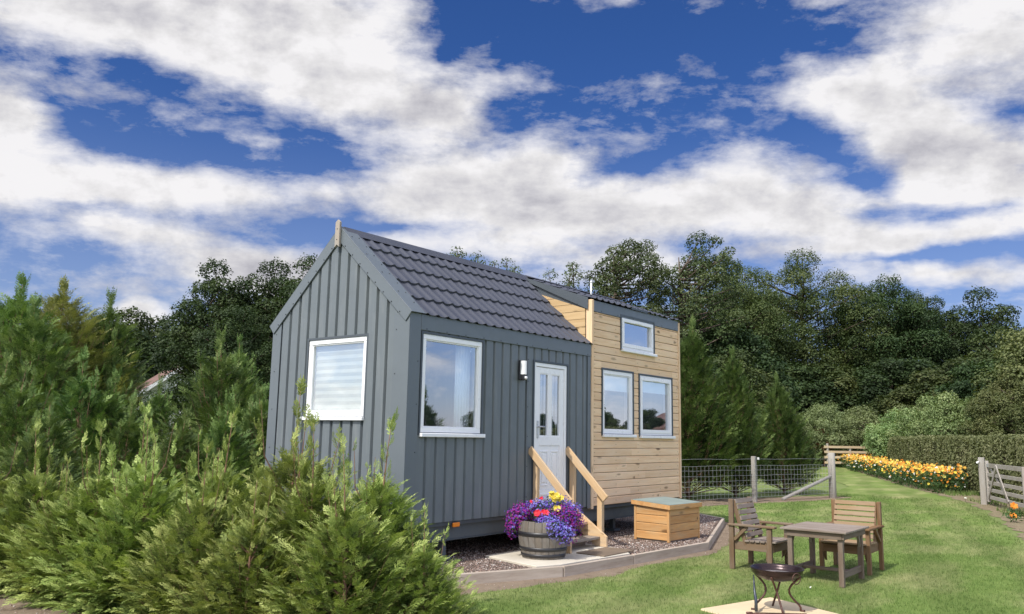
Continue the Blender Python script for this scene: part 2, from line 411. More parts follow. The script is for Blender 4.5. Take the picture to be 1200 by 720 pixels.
veil = h.maprange(h.math('ADD', h.math('MINIMUM', acc, 1.0), h.math('MULTIPLY_ADD', veiln, 4.0, -1.95)), .10, 1.30, 0, .84)
cover = h.math('SUBTRACT', 1.0, h.math('MULTIPLY', h.math('SUBTRACT', 1.0, alpha), h.math('SUBTRACT', 1.0, veil)))
relief = h.math('MULTIPLY', h.math('SUBTRACT', n1s, n2), 2.3)
fine_ = h.math('MULTIPLY', h.math('SUBTRACT', n1, n1s), 1.2)
thick = h.maprange(dens, .5, 2.1, 0, 1, True)
big = h.maprange(h.noise(h.mapping(P0, (1, 1.7, 1), (5, 2, 0)), 5.5, 6, .52), .36, .62, .15, 1, True)
lum = h.math('SUBTRACT', .89, h.math('MULTIPLY', h.math('MULTIPLY', thick, big), .53))
lum = h.math('ADD', h.math('ADD', lum, relief), fine_)
lum = h.math('MAXIMUM', h.math('MINIMUM', lum, .95), .34)
tintn = h.mix(h.maprange(lum, .35, .8), (.93, .92, 1.06), (1.0, .985, 1.0))
cc = h.vmath('SCALE', tintn, scale=lum)
bg_c = h.node('ShaderNodeBackground'); h.put(bg_c.inputs[0], cc)
# added fill: sky brightened away from the view axis to lift the shaded wall
sky_fill = h.maprange(rad, .42, .85, 1.0, 2.2, True)
skyc = h.mix(h.maprange(h.vmath('DOT_PRODUCT', D, tuple(to_sun)), .25, .9, .0, .6, True), hs.outputs[0], (4.2, 4.25, 4.5))
hz = h.maprange(h.vmath('DOT_PRODUCT', D, (0, 0, 1)), .02, .40, .26, 0.0, True)
nt.links.new(h.mix(hz, skyc, (4.2, 4.6, 5.4)), bg_sky.inputs[0])
h.put(bg_c.inputs[1], h.math('MULTIPLY', sky_fill, .71)); h.put(bg_sky.inputs[1], h.math('MULTIPLY', sky_fill, .12))
low = h.maprange(h.vmath('DOT_PRODUCT', D, (0, 0, 1)), -.02, .02)
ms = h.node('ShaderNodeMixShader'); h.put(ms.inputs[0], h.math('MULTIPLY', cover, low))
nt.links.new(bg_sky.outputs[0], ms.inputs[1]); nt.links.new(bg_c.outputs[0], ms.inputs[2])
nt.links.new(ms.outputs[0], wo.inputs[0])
w.cycles.sampling_method = 'MANUAL'; w.cycles.sample_map_resolution = 512
vs_ = scene.view_settings; vs_.view_transform = 'Standard'; vs_.look = 'None'; vs_.exposure = 0.45; vs_.gamma = 1.0; vs_.use_curve_mapping = False

# ================================================================== THE TINY HOUSE
L1, LT, WD = 3.848, 6.821, 2.55
HB, HE, HR, HT = .583, 3.03, 4.163, 3.714
SL = (HR - HE) / (WD / 2)
house = empty('tiny_house', (0, 0, 0), 'grey metal and pale timber tiny house on a trailer chassis with a tiled steel roof', 'tiny house')

def cladding(name, parent, us, place, top, bottom, holes, mat):
    """ribbed steel sheet: us = sorted list of (u, depth) break points; strips are cut round the holes (u0,u1,z0,z1)"""
    mb = MB()
    cuts = sorted(set([hh[0] for hh in holes] + [hh[1] for hh in holes]))
    pts = []
    for i in range(len(us) - 1):
        (a, da), (b, db) = us[i], us[i + 1]
        pts.append((a, da))
        for c in cuts:
            if a + 1e-4 < c < b - 1e-4: pts.append((c, da + (db - da) * (c - a) / (b - a)))
    pts.append(us[-1])
    for i in range(len(pts) - 1):
        (a, da), (b, db) = pts[i], pts[i + 1]
        mid = (a + b) / 2; iv = [(bottom, None)]
        hz = sorted([(hh[2], hh[3]) for hh in holes if hh[0] <= mid <= hh[1]])
        segs = []; z = bottom
        for z0, z1 in hz: segs.append((z, z0, z0)); z = z1
        segs.append((z, top(a), top(b)))
        for z0, za, zb in segs:
            mb.add([place(a, da, z0), place(b, db, z0), place(b, db, zb), place(a, da, za)], [(0, 1, 2, 3)])
    return mb.build(name, mat, parent, fixn=False)

def ribs(u0, u1, pitch, depth, phase=0.0, wide=.125):
    us = [(u0, 0)]; u = u0 + phase
    sl = .012
    while u < u1 - .02:
        a = u; b = min(u + pitch - wide, u1)
        # recess between a and b
        if a > u0 + .01: us.append((a, depth))
        elif not us or us[-1][0] < a: us.append((a, depth))
        us += [(min(a + sl, u1 - .004), 0), (min(b - sl, u1 - .003), 0), (min(b, u1 - .002), depth)]
        u += pitch
    us.append((u1, us[-1][1]))
    o = [us[0]]
    for q in us[1:]:
        if q[0] > o[-1][0] + 1e-4: o.append(q)
    return o

FW = (.196, 1.284, 1.626, 2.787); DR = (2.411, 3.203, .748, 2.626); GW = (.685, 1.795, 1.804, 2.777)
AW = (4.194, 5.124, 1.660, 2.653); BW = (5.353, 6.495, 1.652, 2.643); TW = (4.767, 5.854, 3.037, 3.567)
# long metal wall (faces -Y) and gable wall (faces -X); depth grows outwards
cladding('side_cladding', house, ribs(.0, L1, .176, .024, .10, .128), lambda u, d, z: (u, -.004 - d, z), lambda u: HE - .02, HB, [FW, DR], M['clad'])
gtop = lambda v: (HE + SL * (v if v < WD / 2 else WD - v)) - .03
gu = ribs(.0, WD, .187, .036, .12, .135)
gu = sorted(gu + [(WD / 2, gu[min(range(len(gu)), key=lambda i: abs(gu[i][0] - WD / 2))][1])])
o2 = [gu[0]]
for q in gu[1:]:
    if q[0] > o2[-1][0] + 1e-4: o2.append(q)
cladding('gable_cladding', house, o2, lambda u, d, z: (-.004 - d, u, z), gtop, HB, [GW], M['clad'])

# the insulated wall body behind the cladding, with real openings
def wall_body(name, u0, u1, z0, z1, holes, place):
    mb = MB(); us = sorted(set([u0, u1] + [v for q in holes for v in q[:2]])); zs = sorted(set([z0, z1] + [v for q in holes for v in q[2:]]))
    for a, b in zip(us, us[1:]):
        for c, d in zip(zs, zs[1:]):
            if any(q[0] <= (a + b) / 2 <= q[1] and q[2] <= (c + d) / 2 <= q[3] for q in holes): continue
            place(mb, a, b, c, d)
    return mb.build(name, M['interior'], house)
wall_body('wall_core', .14, LT - .12, HB + .02, HE - .05, [FW, DR, AW, BW], lambda mb, a, b, c, d: mb.b(a, b, .02, .13, c, d))
wall_body('wall_core', L1 + .06, LT - .12, HE - .048, HT - .08, [TW], lambda mb, a, b, c, d: mb.b(a, b, .022, .13, c, d))
wall_body('wall_core', .02, WD - .02, HB + .02, HE - .05, [GW], lambda mb, a, b, c, d: mb.b(.02, .13, a, b, c, d))
mb = MB()
mb.prism([(.02, HE - .045), (WD - .02, HE - .045), (WD / 2, HR - .07)], 0, .022, .10)
mb.build('wall_core', M['interior'], house)
mb = MB(); mb.b(.14, LT - .01, WD - .12, WD - .002, HB, HE - .04); mb.b(LT - .115, LT - .005, .132, WD - .125, HB, HE - .045)
mb.prism([(.14, HE - .04), (WD - .14, HE - .04), (WD - .14, HT - .09), (WD / 2, HR - .08), (.14, HT - .09)], 0, LT - .11, LT - .006)
mb.build('rear_wall', M['clad'], house)
mb = MB(); mb.b(.01, LT - .01, .01, WD - .01, HB - .05, HB + .018); mb.b(.14, LT - .12, .14, WD - .13, .70, .735); mb.build('floor_deck', M['dark_steel'], house)

# pantile steel roof: sweep of an S-wave with a step at every tile row
def tile_roof(name, x0, x1, y_low, z_low, y_high, z_high, rows, wave=.178, xs_cut=None, seg=10, amp=.0115, step=.026):
    Lh = math.hypot(y_high - y_low, z_high - z_low); dy = (y_high - y_low) / Lh; dz = (z_high - z_low) / Lh
    ny = -dz * (1 if dy > 0 else -1); nz = abs(dy)
    nx = max(2, int((x1 - x0) / wave * seg)); xs = np.linspace(x0, x1, nx + 1); verts = []; faces = []
    lines = []
    for k in range(rows):
        t0 = Lh * k / rows; t1 = Lh * (k + 1) / rows
        lines += [(t0, step), (t0 + .03, step * .93), ((t0 + t1) / 2, step * .5), (t1 - .001, 0.0)]
    for (t, off) in lines:
        for x in xs:
            th = 2 * PI * (x - x0) / wave
            hgt = amp * 2 * (.5 + .5 * math.sin(th - .35 * math.cos(th))) ** 1.5 + off
            verts.append((x, y_low + dy * t + ny * hgt, z_low + dz * t + nz * hgt))
    n = nx + 1
    for j in range(len(lines) - 1):
        for i in range(nx): faces.append((j * n + i, j * n + i + 1, (j + 1) * n + i + 1, (j + 1) * n + i))
    # lip at the eave: the sheet's own thickness
    base = len(verts)
    for x, v in zip(xs, verts[:n]): verts.append((v[0], v[1] + .003, v[2] - .007))
    for i in range(nx): faces.append((base + i, base + i + 1, i + 1, i))
    me = npmesh(name, np.array(verts), np.array(faces), M['roof'], smooth=True)
    me.polygons.foreach_set('use_smooth', np.ones(len(faces), bool))
    o = obj(name, me, house)
    md = o.modifiers.new('split', 'EDGE_SPLIT'); md.split_angle = math.radians(38)
    return o
OV = .055
tile_roof('roof_tiles', .17, L1 + .015, -OV, HE - OV * SL + .012, WD / 2, HR + .012, 5, step=.026)
tile_roof('roof_tiles', .0, L1 + .0, WD + OV, HE - OV * SL + .01, WD / 2, HR + .01, 5)
SD = (HR + .0 - HT) / (WD / 2)
tile_roof('loft_roof_tiles', L1 + .05, 5.05, -.07, HT - .07 * SD + .02, WD / 2, HR + .02, 4, step=.02)
tile_roof('loft_roof_tiles', 5.60, LT + .03, -.07, HT - .07 * SD + .02, WD / 2, HR + .02, 4, step=.02)
mb = MB()
mb.add([(5.05, -.06, HT + .035), (5.60, -.06, HT + .035), (5.60, WD / 2, HR + .045), (5.05, WD / 2, HR + .045), (5.05, -.06, HT + .0), (5.60, -.06, HT + .0), (5.6, WD / 2, HR + .01), (5.05, WD / 2, HR + .01)],
       [(0, 1, 2, 3), (4, 5, 1, 0), (5, 6, 2, 1), (7, 4, 0, 3), (7, 6, 5, 4)])
mb.build('roof_flashing_panel', M['dark_steel'], house)
tile_roof('loft_roof_tiles', L1 + .02, LT + .03, WD + .05, HT - .05 * SD + .02, WD / 2, HR + .02, 4)
# decks under the sheets
mb = MB()
for (xa, xb, zl, e) in ((.105, L1, HE, .0), (L1 + .001, LT - .004, HT, .0)):
    mb.add([(xa, -.0, zl - .012), (xa, WD / 2, HR - .012), (xa, WD, zl - .012), (xa, WD, zl - .05), (xa, WD / 2, HR - .05), (xa, 0, zl - .05),
            (xb, -.0, zl - .012), (xb, WD / 2, HR - .012), (xb, WD, zl - .012), (xb, WD, zl - .05), (xb, WD / 2, HR - .05), (xb, 0, zl - .05)],
           [(0, 1, 7, 6), (1, 2, 8, 7), (2, 3, 9, 8), (3, 4, 10, 9), (4, 5, 11, 10), (5, 0, 6, 11), (0, 5, 4, 1), (1, 4, 3, 2), (6, 7, 10, 11), (7, 8, 9, 10)])
mb.build('roof_deck', M['dark_steel'], house)
# ridge capping
mb = MB()
mb.prism([(WD / 2 - .115, HR - .045), (WD / 2 - .02, HR + .066), (WD / 2 + .02, HR + .066), (WD / 2 + .115, HR - .045), (WD / 2, HR + .05)], 0, .0, L1 + .03)
mb.prism([(WD / 2 - .14, HR + .02), (WD / 2, HR + .078), (WD / 2 + .14, HR + .02), (WD / 2, HR + .055)], 0, L1 + .031, LT + .04)
mb.build('ridge_cap', M['roof'], house)

# barge flashing on the gable: a face board and a strip folded over the roof
def barge(side):
    mb = MB(); s = 1 if side == 0 else -1
    Y = lambda y: y if side == 0 else WD - y
    n = Vector((0, -math.sin(math.atan(SL)), math.cos(math.atan(SL))))
    def P(x, y, off): # off measured square to the slope, downwards negative
        v = Vector((x, y, HE + SL * y)) + n * off
        return (v.x, Y(v.y), v.z)
    ya, yb = -.055, WD / 2 + (.0)
    for xa, xb, oa, ob in ((-.062, -.040, -.098, .048), (-.062, .175, .040, .050)):
        q = []
        for x in (xa, xb):
            for y in (ya, yb):
                for of in (oa, ob):
                    v = P(x, y, of)
                    if y == yb: # mitre at the apex
                        vv = Vector((0, 0, HE + SL * yb + of / math.cos(math.atan(SL)))); v = (x, WD / 2, vv.z)
                    q.append(v)
        mb.add(q, [(0, 1, 3, 2), (4, 6, 7, 5), (0, 4, 5, 1), (2, 3, 7, 6), (0, 2, 6, 4), (1, 5, 7, 3)])
    mb.cur = 1
    for k in range(9):
        y = .06 + k * .148
        a = P(-.064, y, -.075); mb.screw(a, (-1, 0, 0), .009)
        a = P(.12, y + .04, .052); mb.screw(a, (0, n.y * s, n.z), .009)
        if k % 2: a = P(-.0, y + .04, .052); mb.screw(a, (0, n.y * s, n.z), .009)
    return mb.build('barge_flashing', [M['trim'], M['screw']], house, bevel=.003)
barge(0); barge(1)
# corner flashings
def L_trim(name, boxes, screws, mat='trim'):
    mb = MB()
    for q in boxes: mb.b(*q)
    mb.cur = 1
    for p, nn_ in screws: mb.screw(p, nn_)
    return mb.build(name, [M[mat], M['screw']], house, bevel=.002)
L_trim('corner_flashing', [(-.046, -.038, -.046, .215, HB - .02, HE - .012), (-.038, .145, -.046, -.038, HB - .02, HE - .012)],
       [((-.046, .17, z), (-1, 0, 0)) for z in (.9, 1.6, 2.3, 2.82)] + [((.11, -.046, z), (0, -1, 0)) for z in (.9, 1.4, 1.95, 2.45)])
L_trim('corner_flashing', [(-.046, -.038, WD - .16, WD + .02, HB - .02, HE - .0)], [((-.046, WD - .06, z), (-1, 0, 0)) for z in (.9, 1.4, 1.9, 2.4, 2.9)])
L_trim('corner_flashing', [(L1 - .10, L1 - .012, -.046, -.038, HB - .02, HE - .21)], [((L1 - .05, -.046, z), (0, -1, 0)) for z in (.9, 1.5, 2.1, 2.6)])
# seam strip between two sheets, left of the door
L_trim('seam_strip', [(2.24, 2.275, -.040, -.0335, HB, HE - .2)], [((2.258, -.04, z), (0, -1, 0)) for z in (.8, 1.2, 1.6, 2.0, 2.35, 2.65)])
# eave fascia over the long wall with screws
L_trim('eave_fascia', [(.146, L1 - .006, -.049, -.040, HE - .205, HE - .02)], [((.24 + .35 * k, -.049, HE - .188), (0, -1, 0)) for k in range(11)])
L_trim('loft_fascia', [(L1 + .06, LT - .035, -.034, -.022, HT - .175, HT - .0)], [((L1 + .3 + .5 * k, -.034, HT - .15), (0, -1, 0)) for k in range(6)])
# apex finial board: pointed top, notched foot
mb = MB()
a = [(-.042, -.20), (0, -.168), (.042, -.20), (.042, .13), (.0, .165), (-.042, .13)]
mb.prism([(WD / 2 + p, HR - .02 + q) for p, q in a], 0, -.098, -.066, longax=2)
mb.cur = 1; mb.screw((-.098, WD / 2, HR + .02), (-1, 0, 0), .008); mb.screw((-.098, WD / 2, HR - .12), (-1, 0, 0), .008)
mb.build('finial', [M['finial'], M['screw']], house, bevel=.003)

# loft cheek: the triangle of timber above the tiles, and its dark flashing
mb = MB()
def clipx(z, tk):  # on plane x = L1: y-range of a board row between the tile line and the loft roof
    return max(0.0, (z - HE) / SL)
bh = .122
k = 0
z = HE + .02
while z < HR - .2:
    z1 = min(z + bh - .006, 9)
    ytop = (z1 - HT + .17) / SD if z1 > HT - .17 else 0.0
    y0 = .062; y1a = (z - HE) / SL - .01; y1b = (z1 - HE) / SL - .01
    poly = [(y0, z), (max(y0 + .01, y1a), z), (max(y0 + .012, y1b), z1), (y0, z1)]
    # cut by the sloping fascia
    lim = lambda y: HT - .165 + SD * y
    pp = []
    for i in range(len(poly)):
        A = poly[i]; B = poly[(i + 1) % len(poly)]
        ia = A[1] <= lim(A[0]); ib = B[1] <= lim(B[0])
        if ia: pp.append(A)
        if ia != ib:
            lo, hi = 0.0, 1.0
            for _ in range(24):
                m_ = (lo + hi) / 2; q = (A[0] + (B[0] - A[0]) * m_, A[1] + (B[1] - A[1]) * m_)
                if (q[1] <= lim(q[0])) == ia: lo = m_
                else: hi = m_
            pp.append(q)
    if len(pp) >= 3: mb.prism(pp, 0, L1 - .018, L1 + .002, longax=1)
    z += bh
mb.build('loft_cheek_boards', M['larch_new'], house)
mb = MB()
mb.prism([(.06, HE + .0), (.05, HT - .06), (WD / 2, HR - .06), (WD / 2, HR - .1)], 0, L1 + .004, L1 + .03)
mb.build('loft_cheek_core', M['dark_steel'], house)
mb = MB()
mb.prism([(.005, HT - .155), (.005, HT + .03), (WD / 2, HR + .035), (WD / 2, HR - .03), (1.18, HR - .06)], 0, L1 - .030, L1 - .0195)
mb.cur = 1
for y in (.2, .48, .76, .98): mb.screw((L1 - .030, y, HT - .13 + SD * y), (-1, 0, 0))
mb.build('loft_verge_flashing', [M['dark_steel'], M['screw']], house)

# horizontal timber boards on the loft end
mb = MB(); random.seed(11)
z = HB + .004; rows = []
while z < HT - .178:
    z1 = min(z + bh - .0065, HT - .178); holes = [AW, BW, TW]
    xs = [(L1 + .058, LT - .052)]
    for q in holes:
        if z1 > q[2] - .03 and z < q[3] + .03:
            nx = []
            for a, b in xs:
                if q[0] - .03 > a and q[1] + .03 < b: nx += [(a, q[0] - .03), (q[1] + .03, b)]
                else: nx.append((a, b))
            xs = nx
    # boards partly beside a window: keep strips above and below it
    for a, b in xs:
        if b - a > 2.2 and random.random() < .6:
            c = random.uniform(a + .7, b - .7); pieces = [(a, c - .001), (c + .001, b)]
        else: pieces = [(a, b)]
        for p0, p1 in pieces:
            rr = random.random()
            mb.prism([(-.022, z), (-.026, z + .006), (-.026, z1 - .012), (-.016, z1), (-.002, z1), (-.002, z)], 0, p0, p1, rnd=rr, longax=0)
    for q in holes:
        if z1 > q[2] - .03 and z < q[2] - .031: mb.prism([(-.024, z), (-.024, q[2] - .031), (-.002, q[2] - .031), (-.002, z)], 0, q[0] - .029, q[1] + .029, longax=0)
        if z < q[3] + .03 and z1 > q[3] + .031: mb.prism([(-.024, q[3] + .031), (-.024, z1 - .008), (-.014, z1), (-.002, z1), (-.002, q[3] + .031)], 0, q[0] - .029, q[1] + .029, longax=0)
    z += bh
mb.cur = 1; z = HB + .06
while z < HT - .2:
    for x in (L1 + .12, L1 + .75, L1 + 1.45, L1 + 2.2, LT - .12):
        if not any(q[0] - .04 < x < q[1] + .04 and q[2] - .06 < z < q[3] + .05 for q in (AW, BW, TW)): mb.screw((x, -.0262, z), (0, -1, 0), .004)
    z += bh
mb.build('timber_cladding', [M['larch'], M['screw']], house)
mb = MB()
wall_body('board_backing', L1 + .01, LT - .01, HB + .01, HT - .18, [AW, BW, TW], lambda m2, a, b, c, d: m2.b(a, b, .0, .018, c, d)).data.materials[0] = M['black']
mb = MB(); mb.b(L1 - .004, L1 + .054, -.058, .052, HB - .035, HT - .0); mb.build('corner_post', M['larch'], house, bevel=.004)
mb = MB(); mb.b(LT - .048, LT + .012, -.040, .02, HB - .02, HT - .02); mb.build('corner_post', M['larch'], house, bevel=.004)

# ---- windows
def frame_ring(mb, u0, u1, z0, z1, wdt, d0, d1, place):
    for (a, b, c, d) in ((u0, u1, z1 - wdt, z1), (u0, u1, z0, z0 + wdt), (u0, u0 + wdt, z0 + wdt, z1 - wdt), (u1 - wdt, u1, z0 + wdt, z1 - wdt)):
        place(mb, a, b, d0, d1, c, d)
def window(q, side, sill_over=.03, sash=False, bar=.062, label=None, proud=.03, sill_drop=.05):
    u0, u1, z0, z1 = q
    if side == 'y': place = lambda mb, a, b, d0, d1, c, d: mb.b(a, b, -d1, -d0, c, d)
    else: place = lambda mb, a, b, d0, d1, c, d: mb.b(-d1, -d0, a, b, c, d)
    s = MB(); frame_ring(s, u0 - .028, u1 + .028, z0 - .026, z1 + .028, .0275, -.0, proud + .012, place)
    w_ = s.build('window', M['dark_steel'], house)
    s = MB(); frame_ring(s, u0, u1, z0, z1, bar, -.05, proud, place)
    fr_ = s.build('frame', M['upvc'], w_, bevel=.005)
    if sash:
        s = MB(); frame_ring(s, u0 + .028, u1 - .028, z0 + .034, z1 - .026, bar * .95, -.03, proud + .012, place)
        place(s, (u0 + u1) / 2 - .12, (u0 + u1) / 2 + .12, proud + .012, proud + .020, z1 - .075, z1 - .06)
        s.build('opening_sash', M['upvc'], w_, bevel=.005)
        ins = bar + .024
    else:
        s = MB(); frame_ring(s, u0 + bar - .001, u1 - bar + .001, z0 + bar - .001, z1 - bar + .001, .016, -.03, proud - .012, place)
        s.build('glazing_bead', M['upvc'], w_, bevel=.003); ins = bar + .012
    s = MB()
    if side == 'y': s.quad((u0 + ins, .004, z0 + ins), (u1 - ins, .004, z0 + ins), (u1 - ins, .004, z1 - ins), (u0 + ins, .004, z1 - ins))
    else: s.quad((.004, u0 + ins, z0 + ins), (.004, u1 - ins, z0 + ins), (.004, u1 - ins, z1 - ins), (.004, u0 + ins, z1 - ins))
    s.build('pane', M['glass'], w_, fixn=False)
    s = MB(); place(s, u0 - .012, u1 + sill_over + .02, .012, proud + .05, z0 - sill_drop, z0 - .004)
    s.build('sill', M['upvc'], w_, bevel=.006)
    return w_
window(FW, 'y'); window(GW, 'x'); window(AW, 'y'); window(BW, 'y', sash=True); window(TW, 'y', sash=True)
# ---- door
dw = MB(); u0, u1, z0, z1 = DR
dw.b(u0 - .03, u0 - .002, -.045, 0, z0 - .03, z1 + .03); dw.b(u1 + .002, u1 + .03, -.045, 0, z0 - .03, z1 + .03); dw.b(u0 - .002, u1 + .002, -.045, 0, z1 + .002, z1 + .03)
door = dw.build('door', M['dark_steel'], house)
s = MB(); s.b(u0, u0 + .05, -.034, .05, z0, z1); s.b(u1 - .05, u1, -.034, .05, z0, z1); s.b(u0 + .05, u1 - .05, -.034, .05, z1 - .055, z1)
s.b(u0, u1, -.05, .05, z0 - .035, z0 - .001); s.build('door_frame', M['upvc'], door, bevel=.005)
a, b = u0 + .054, u1 - .054; zt, zb = z1 - .06, z0 + .003
gz0, gz1 = z0 + .86, zt - .085; mid = (a + b) / 2
s = MB()
s.b(a, a + .095, -.022, .03, zb, zt); s.b(b - .095, b, -.022, .03, zb, zt); s.b(a + .095, b - .095, -.022, .03, gz1, zt); s.b(a + .095, b - .095, -.022, .03, z0 + .73, gz0)
s.b(mid - .04, mid + .04, -.022, .03, gz0, gz1)
s.b(a + .095, b - .095, -.010, .03, zb + .12, z0 + .73); s.b(a + .095, b - .095, -.022, .03, zb, zb + .12)
# moulded lower panels: two raised fields within ribs, and drip rail
for (p, q_) in ((a + .125, mid - .03), (mid + .03, b - .125)):
    frame_ring(s, p, q_, z0 + .18, z0 + .66, .022, .010, .021, lambda mb, A, B, d0, d1, C, E_: mb.b(A, B, -d1, -d0, C, E_))
    s.b(p + .045, q_ - .045, -.019, -.010, z0 + .225, z0 + .615)
s.b(a + .01, b - .01, -.036, -.022, zb + .05, zb + .075); s.b(a, b, -.046, -.022, zb + .002, zb + .028)
s.build('door_leaf', M['upvc'], door, bevel=.004)
s = MB()
for (p, q_) in ((a + .095, mid - .04), (mid + .04, b - .095)):
    s.quad((p, .0, gz0), (q_, .0, gz0), (q_, .0, gz1), (p, .0, gz1)); 
s.build('door_panes', M['glass'], door, fixn=False)
s = MB()
for (p, q_) in ((a + .095, mid - .04), (mid + .04, b - .095)):
    for fx in (.3, .68): s.b(p + (q_ - p) * fx - .003, p + (q_ - p) * fx + .003, .002, .006, gz0, gz1)
    frame_ring(s, p, q_, gz0, gz1, .012, .0, .017, lambda mb, A, B, d0, d1, C, E_: mb.b(A, B, -d1, -d0, C, E_))
s.build('leaded_strip', M['upvc'], door)
s = MB(); s.b(a + .025, a + .062, -.034, -.022, z0 + .83, z0 + 1.07); s.tube([(a + .044, -.03, z0 + .99), (a + .044, -.075, z0 + .99), (a + .165, -.078, z0 + .99)], .011, 8)
s.lathe([(.0, .0)] + [(.009, 0), (.009, .012), (.0, .012)], 10, (a + .044, -.036, z0 + .88))
s.build('door_handle', M['chrome'], door, bevel=.002)

# ---- lamp by the door
s = MB(); s.b(2.04, 2.145, -.070, -.034, 2.35, 2.62); s.b(2.045, 2.14, -.12, -.07, 2.355, 2.425)
lamp = s.build('wall_lamp', M['black'], house, bevel=.008)
s = MB(); s.add(*(lambda n=12: ([(2.0925 + .046 * math.cos(PI + PI * k / n), -.071 + .062 * math.sin(PI + PI * k / n), zz) for zz in (2.428, 2.612) for k in range(n + 1)],
     [(k, k + 1, n + 2 + k, n + 1 + k) for k in range(n)] + [tuple(range(n + 1))[::-1], tuple(range(n + 1, 2 * n + 2))]))())
s.build('lamp_shade', M['opal'], lamp)
s = MB(); s.lathe([(.0, -.03), (.017, -.024), (.026, -.01), (.026, .01), (.0, .022)], 12, (2.1, -.118, 2.387)); s.build('motion_sensor', M['opal'], lamp)

# ---- chassis, wheels, legs, marker light, flue
s = MB()
for y in (.07, 1.93): s.b(.35, 6.6, y, y + .06, HB - .225, HB - .051); s.b(.35, 6.6, y - .02, y + .08, HB - .235, HB - .2255)
for x in (.5, 1.7, 2.9, 4.1, 5.3, 6.4): s.b(x, x + .06, .13, 1.93, HB - .17, HB - .052)
s.build('chassis', M['chassis'], house, bevel=.003)
s = MB(); s.beam((.36, .10, HB - .14), (-1.3, 1.2, HB - .14), .08, .1); s.beam((.36, 1.96, HB - .14), (-1.3, 1.2, HB - .14), .08, .1); s.tube([(-1.25, 1.2, HB - .14), (-1.62, 1.2, HB - .1)], .035)
s.build('drawbar', M['chassis'], house)
for x in (3.05, 3.85):
    for y in (.34, 2.12):
        s = MB(); prof = [(.10, -.085), (.20, -.09), (.285, -.085), (.30, -.05), (.305, 0), (.30, .05), (.285, .085), (.20, .09), (.10, .085)]
        s.lathe([(rr * .93, zz) for rr, zz in prof], 28); wh = s.build('wheel', M['rubber'], house); wh.rotation_euler = (PI / 2, 0, 0); wh.location = (x, y, .385)
        s = MB(); s.lathe([(0, -.05), (.07, -.05), (.1, -.03), (.17, -.05), (.19, -.088), (.19, .05), (.0, .05)], 24); s.build('rim', M['chrome'], wh)
for x, y in ((.8, .12), (5.05, .30), (6.3, .12), (.8, 2.3), (6.3, 2.3)):
    s = MB(); s.b(x, x + .07, y, y + .07, .15, HB - .226); s.b(x - .05, x + .12, y - .05, y + .12, .115, .1499); s.build('corner_steady', M['chassis'], house)
s = MB(); s.b(.83, .95, -.03, .0, HB - .075, HB - .022); s.build('marker_light', M['orange'], house, bevel=.008)
s = MB(); s.tube([(5.62, 1.10, 4.05), (5.62, 1.10, 4.38)], .016, 10); s.tube([(5.62, 1.10, 4.37), (5.62, 1.10, 4.40)], .02, 10); s.build('vent_pipe', M['upvc'], house)

# ---- cloths behind the glass (they could be lifted out)
def pleats(name, place, u0, u1, z0, z1, n, amp, mat, vertical, label, cat, d=.10):
    mb = MB(); k = n * 4; vs = []
    for i in range(k + 1):
        t = i / k; o_ = amp * math.sin(2 * PI * n * t)
        if vertical: vs += [place(u0 + (u1 - u0) * t, d + o_, z0), place(u0 + (u1 - u0) * t, d + o_, z1)]
        else:
            o_ = amp * (1 - abs(2 * ((n * t) % 1) - 1))
            vs += [place(u0, d + o_, z0 + (z1 - z0) * t), place(u1, d + o_, z0 + (z1 - z0) * t)]
    mb.add(vs, [(2 * i, 2 * i + 1, 2 * i + 3, 2 * i + 2) for i in range(k)], smooth=vertical)
    o_ = mb.build(name, mat, None, fixn=False); md = o_.modifiers.new('t', 'SOLIDIFY'); md.thickness = .002
    return tag(o_, label, cat)
pleats('curtain', lambda u, d, z: (u, d, z), 1.0, 1.27, 1.64, 2.77, 5, .022, M['curtain'], True, 'white curtain drawn to the right side behind the large window left of the door', 'curtain', .17)
pleats('window_blind', lambda u, d, z: (d, u, z), .72, 1.76, 1.86, 2.75, 10, -.009, M['blind'], False, 'pleated cream blind lowered behind the gable wall window', 'blind', .05)
pleats('window_blind', lambda u, d, z: (u, d, z), 4.23, 5.09, 2.34, 2.61, 1, .004, M['blindblue'], False, 'pale roller blind partly lowered in the lower left window of the timber wall', 'blind', .05)
pleats('window_blind', lambda u, d, z: (u, d, z), 5.40, 6.45, 2.37, 2.61, 1, .004, M['blindblue'], False, 'pale roller blind partly lowered in the lower right window of the timber wall', 'blind', .05)

# ================================================================== STEPS
PAD = .10
steps = empty('wooden_steps', (2.82, -.7, PAD), 'new pine steps with sloping handrails leading up to the white door', 'steps')
def child(o_, parent):
    o_.parent = parent; o_.location = -parent.location; return o_
for x in (2.36, 3.24):
    s = MB(); t = .04
    s.prism([(-.70, PAD + .022), (-.70, PAD + .16), (-.05, .70), (-.05, .44), (-.52, PAD + .022)], 0, x - t / 2, x + t / 2, longax=1)
    child(s.build('stringer', M['step_wood'], None, bevel=.004), steps)
    s = MB(); s.beam((x - .034, -.03, 1.435), (x - .034, -.70, .765), .035, .105, (0, -.69, .72)); child(s.build('handrail', M['step_wood'], None, bevel=.005), steps)
    for (y, zb_, zt_) in ((-.09, PAD + .002, 1.33), (-.56, (.12 if x > 3 else .28), .86)):
        s = MB(); s.b(x + .022, x + .088, y - .04, y + .04, zb_, zt_) if x > 3 else s.b(x + .0215, x + .082, y - .035, y + .035, zb_, zt_)
        child(s.build('post', M['step_wood'], None, bevel=.004), steps)
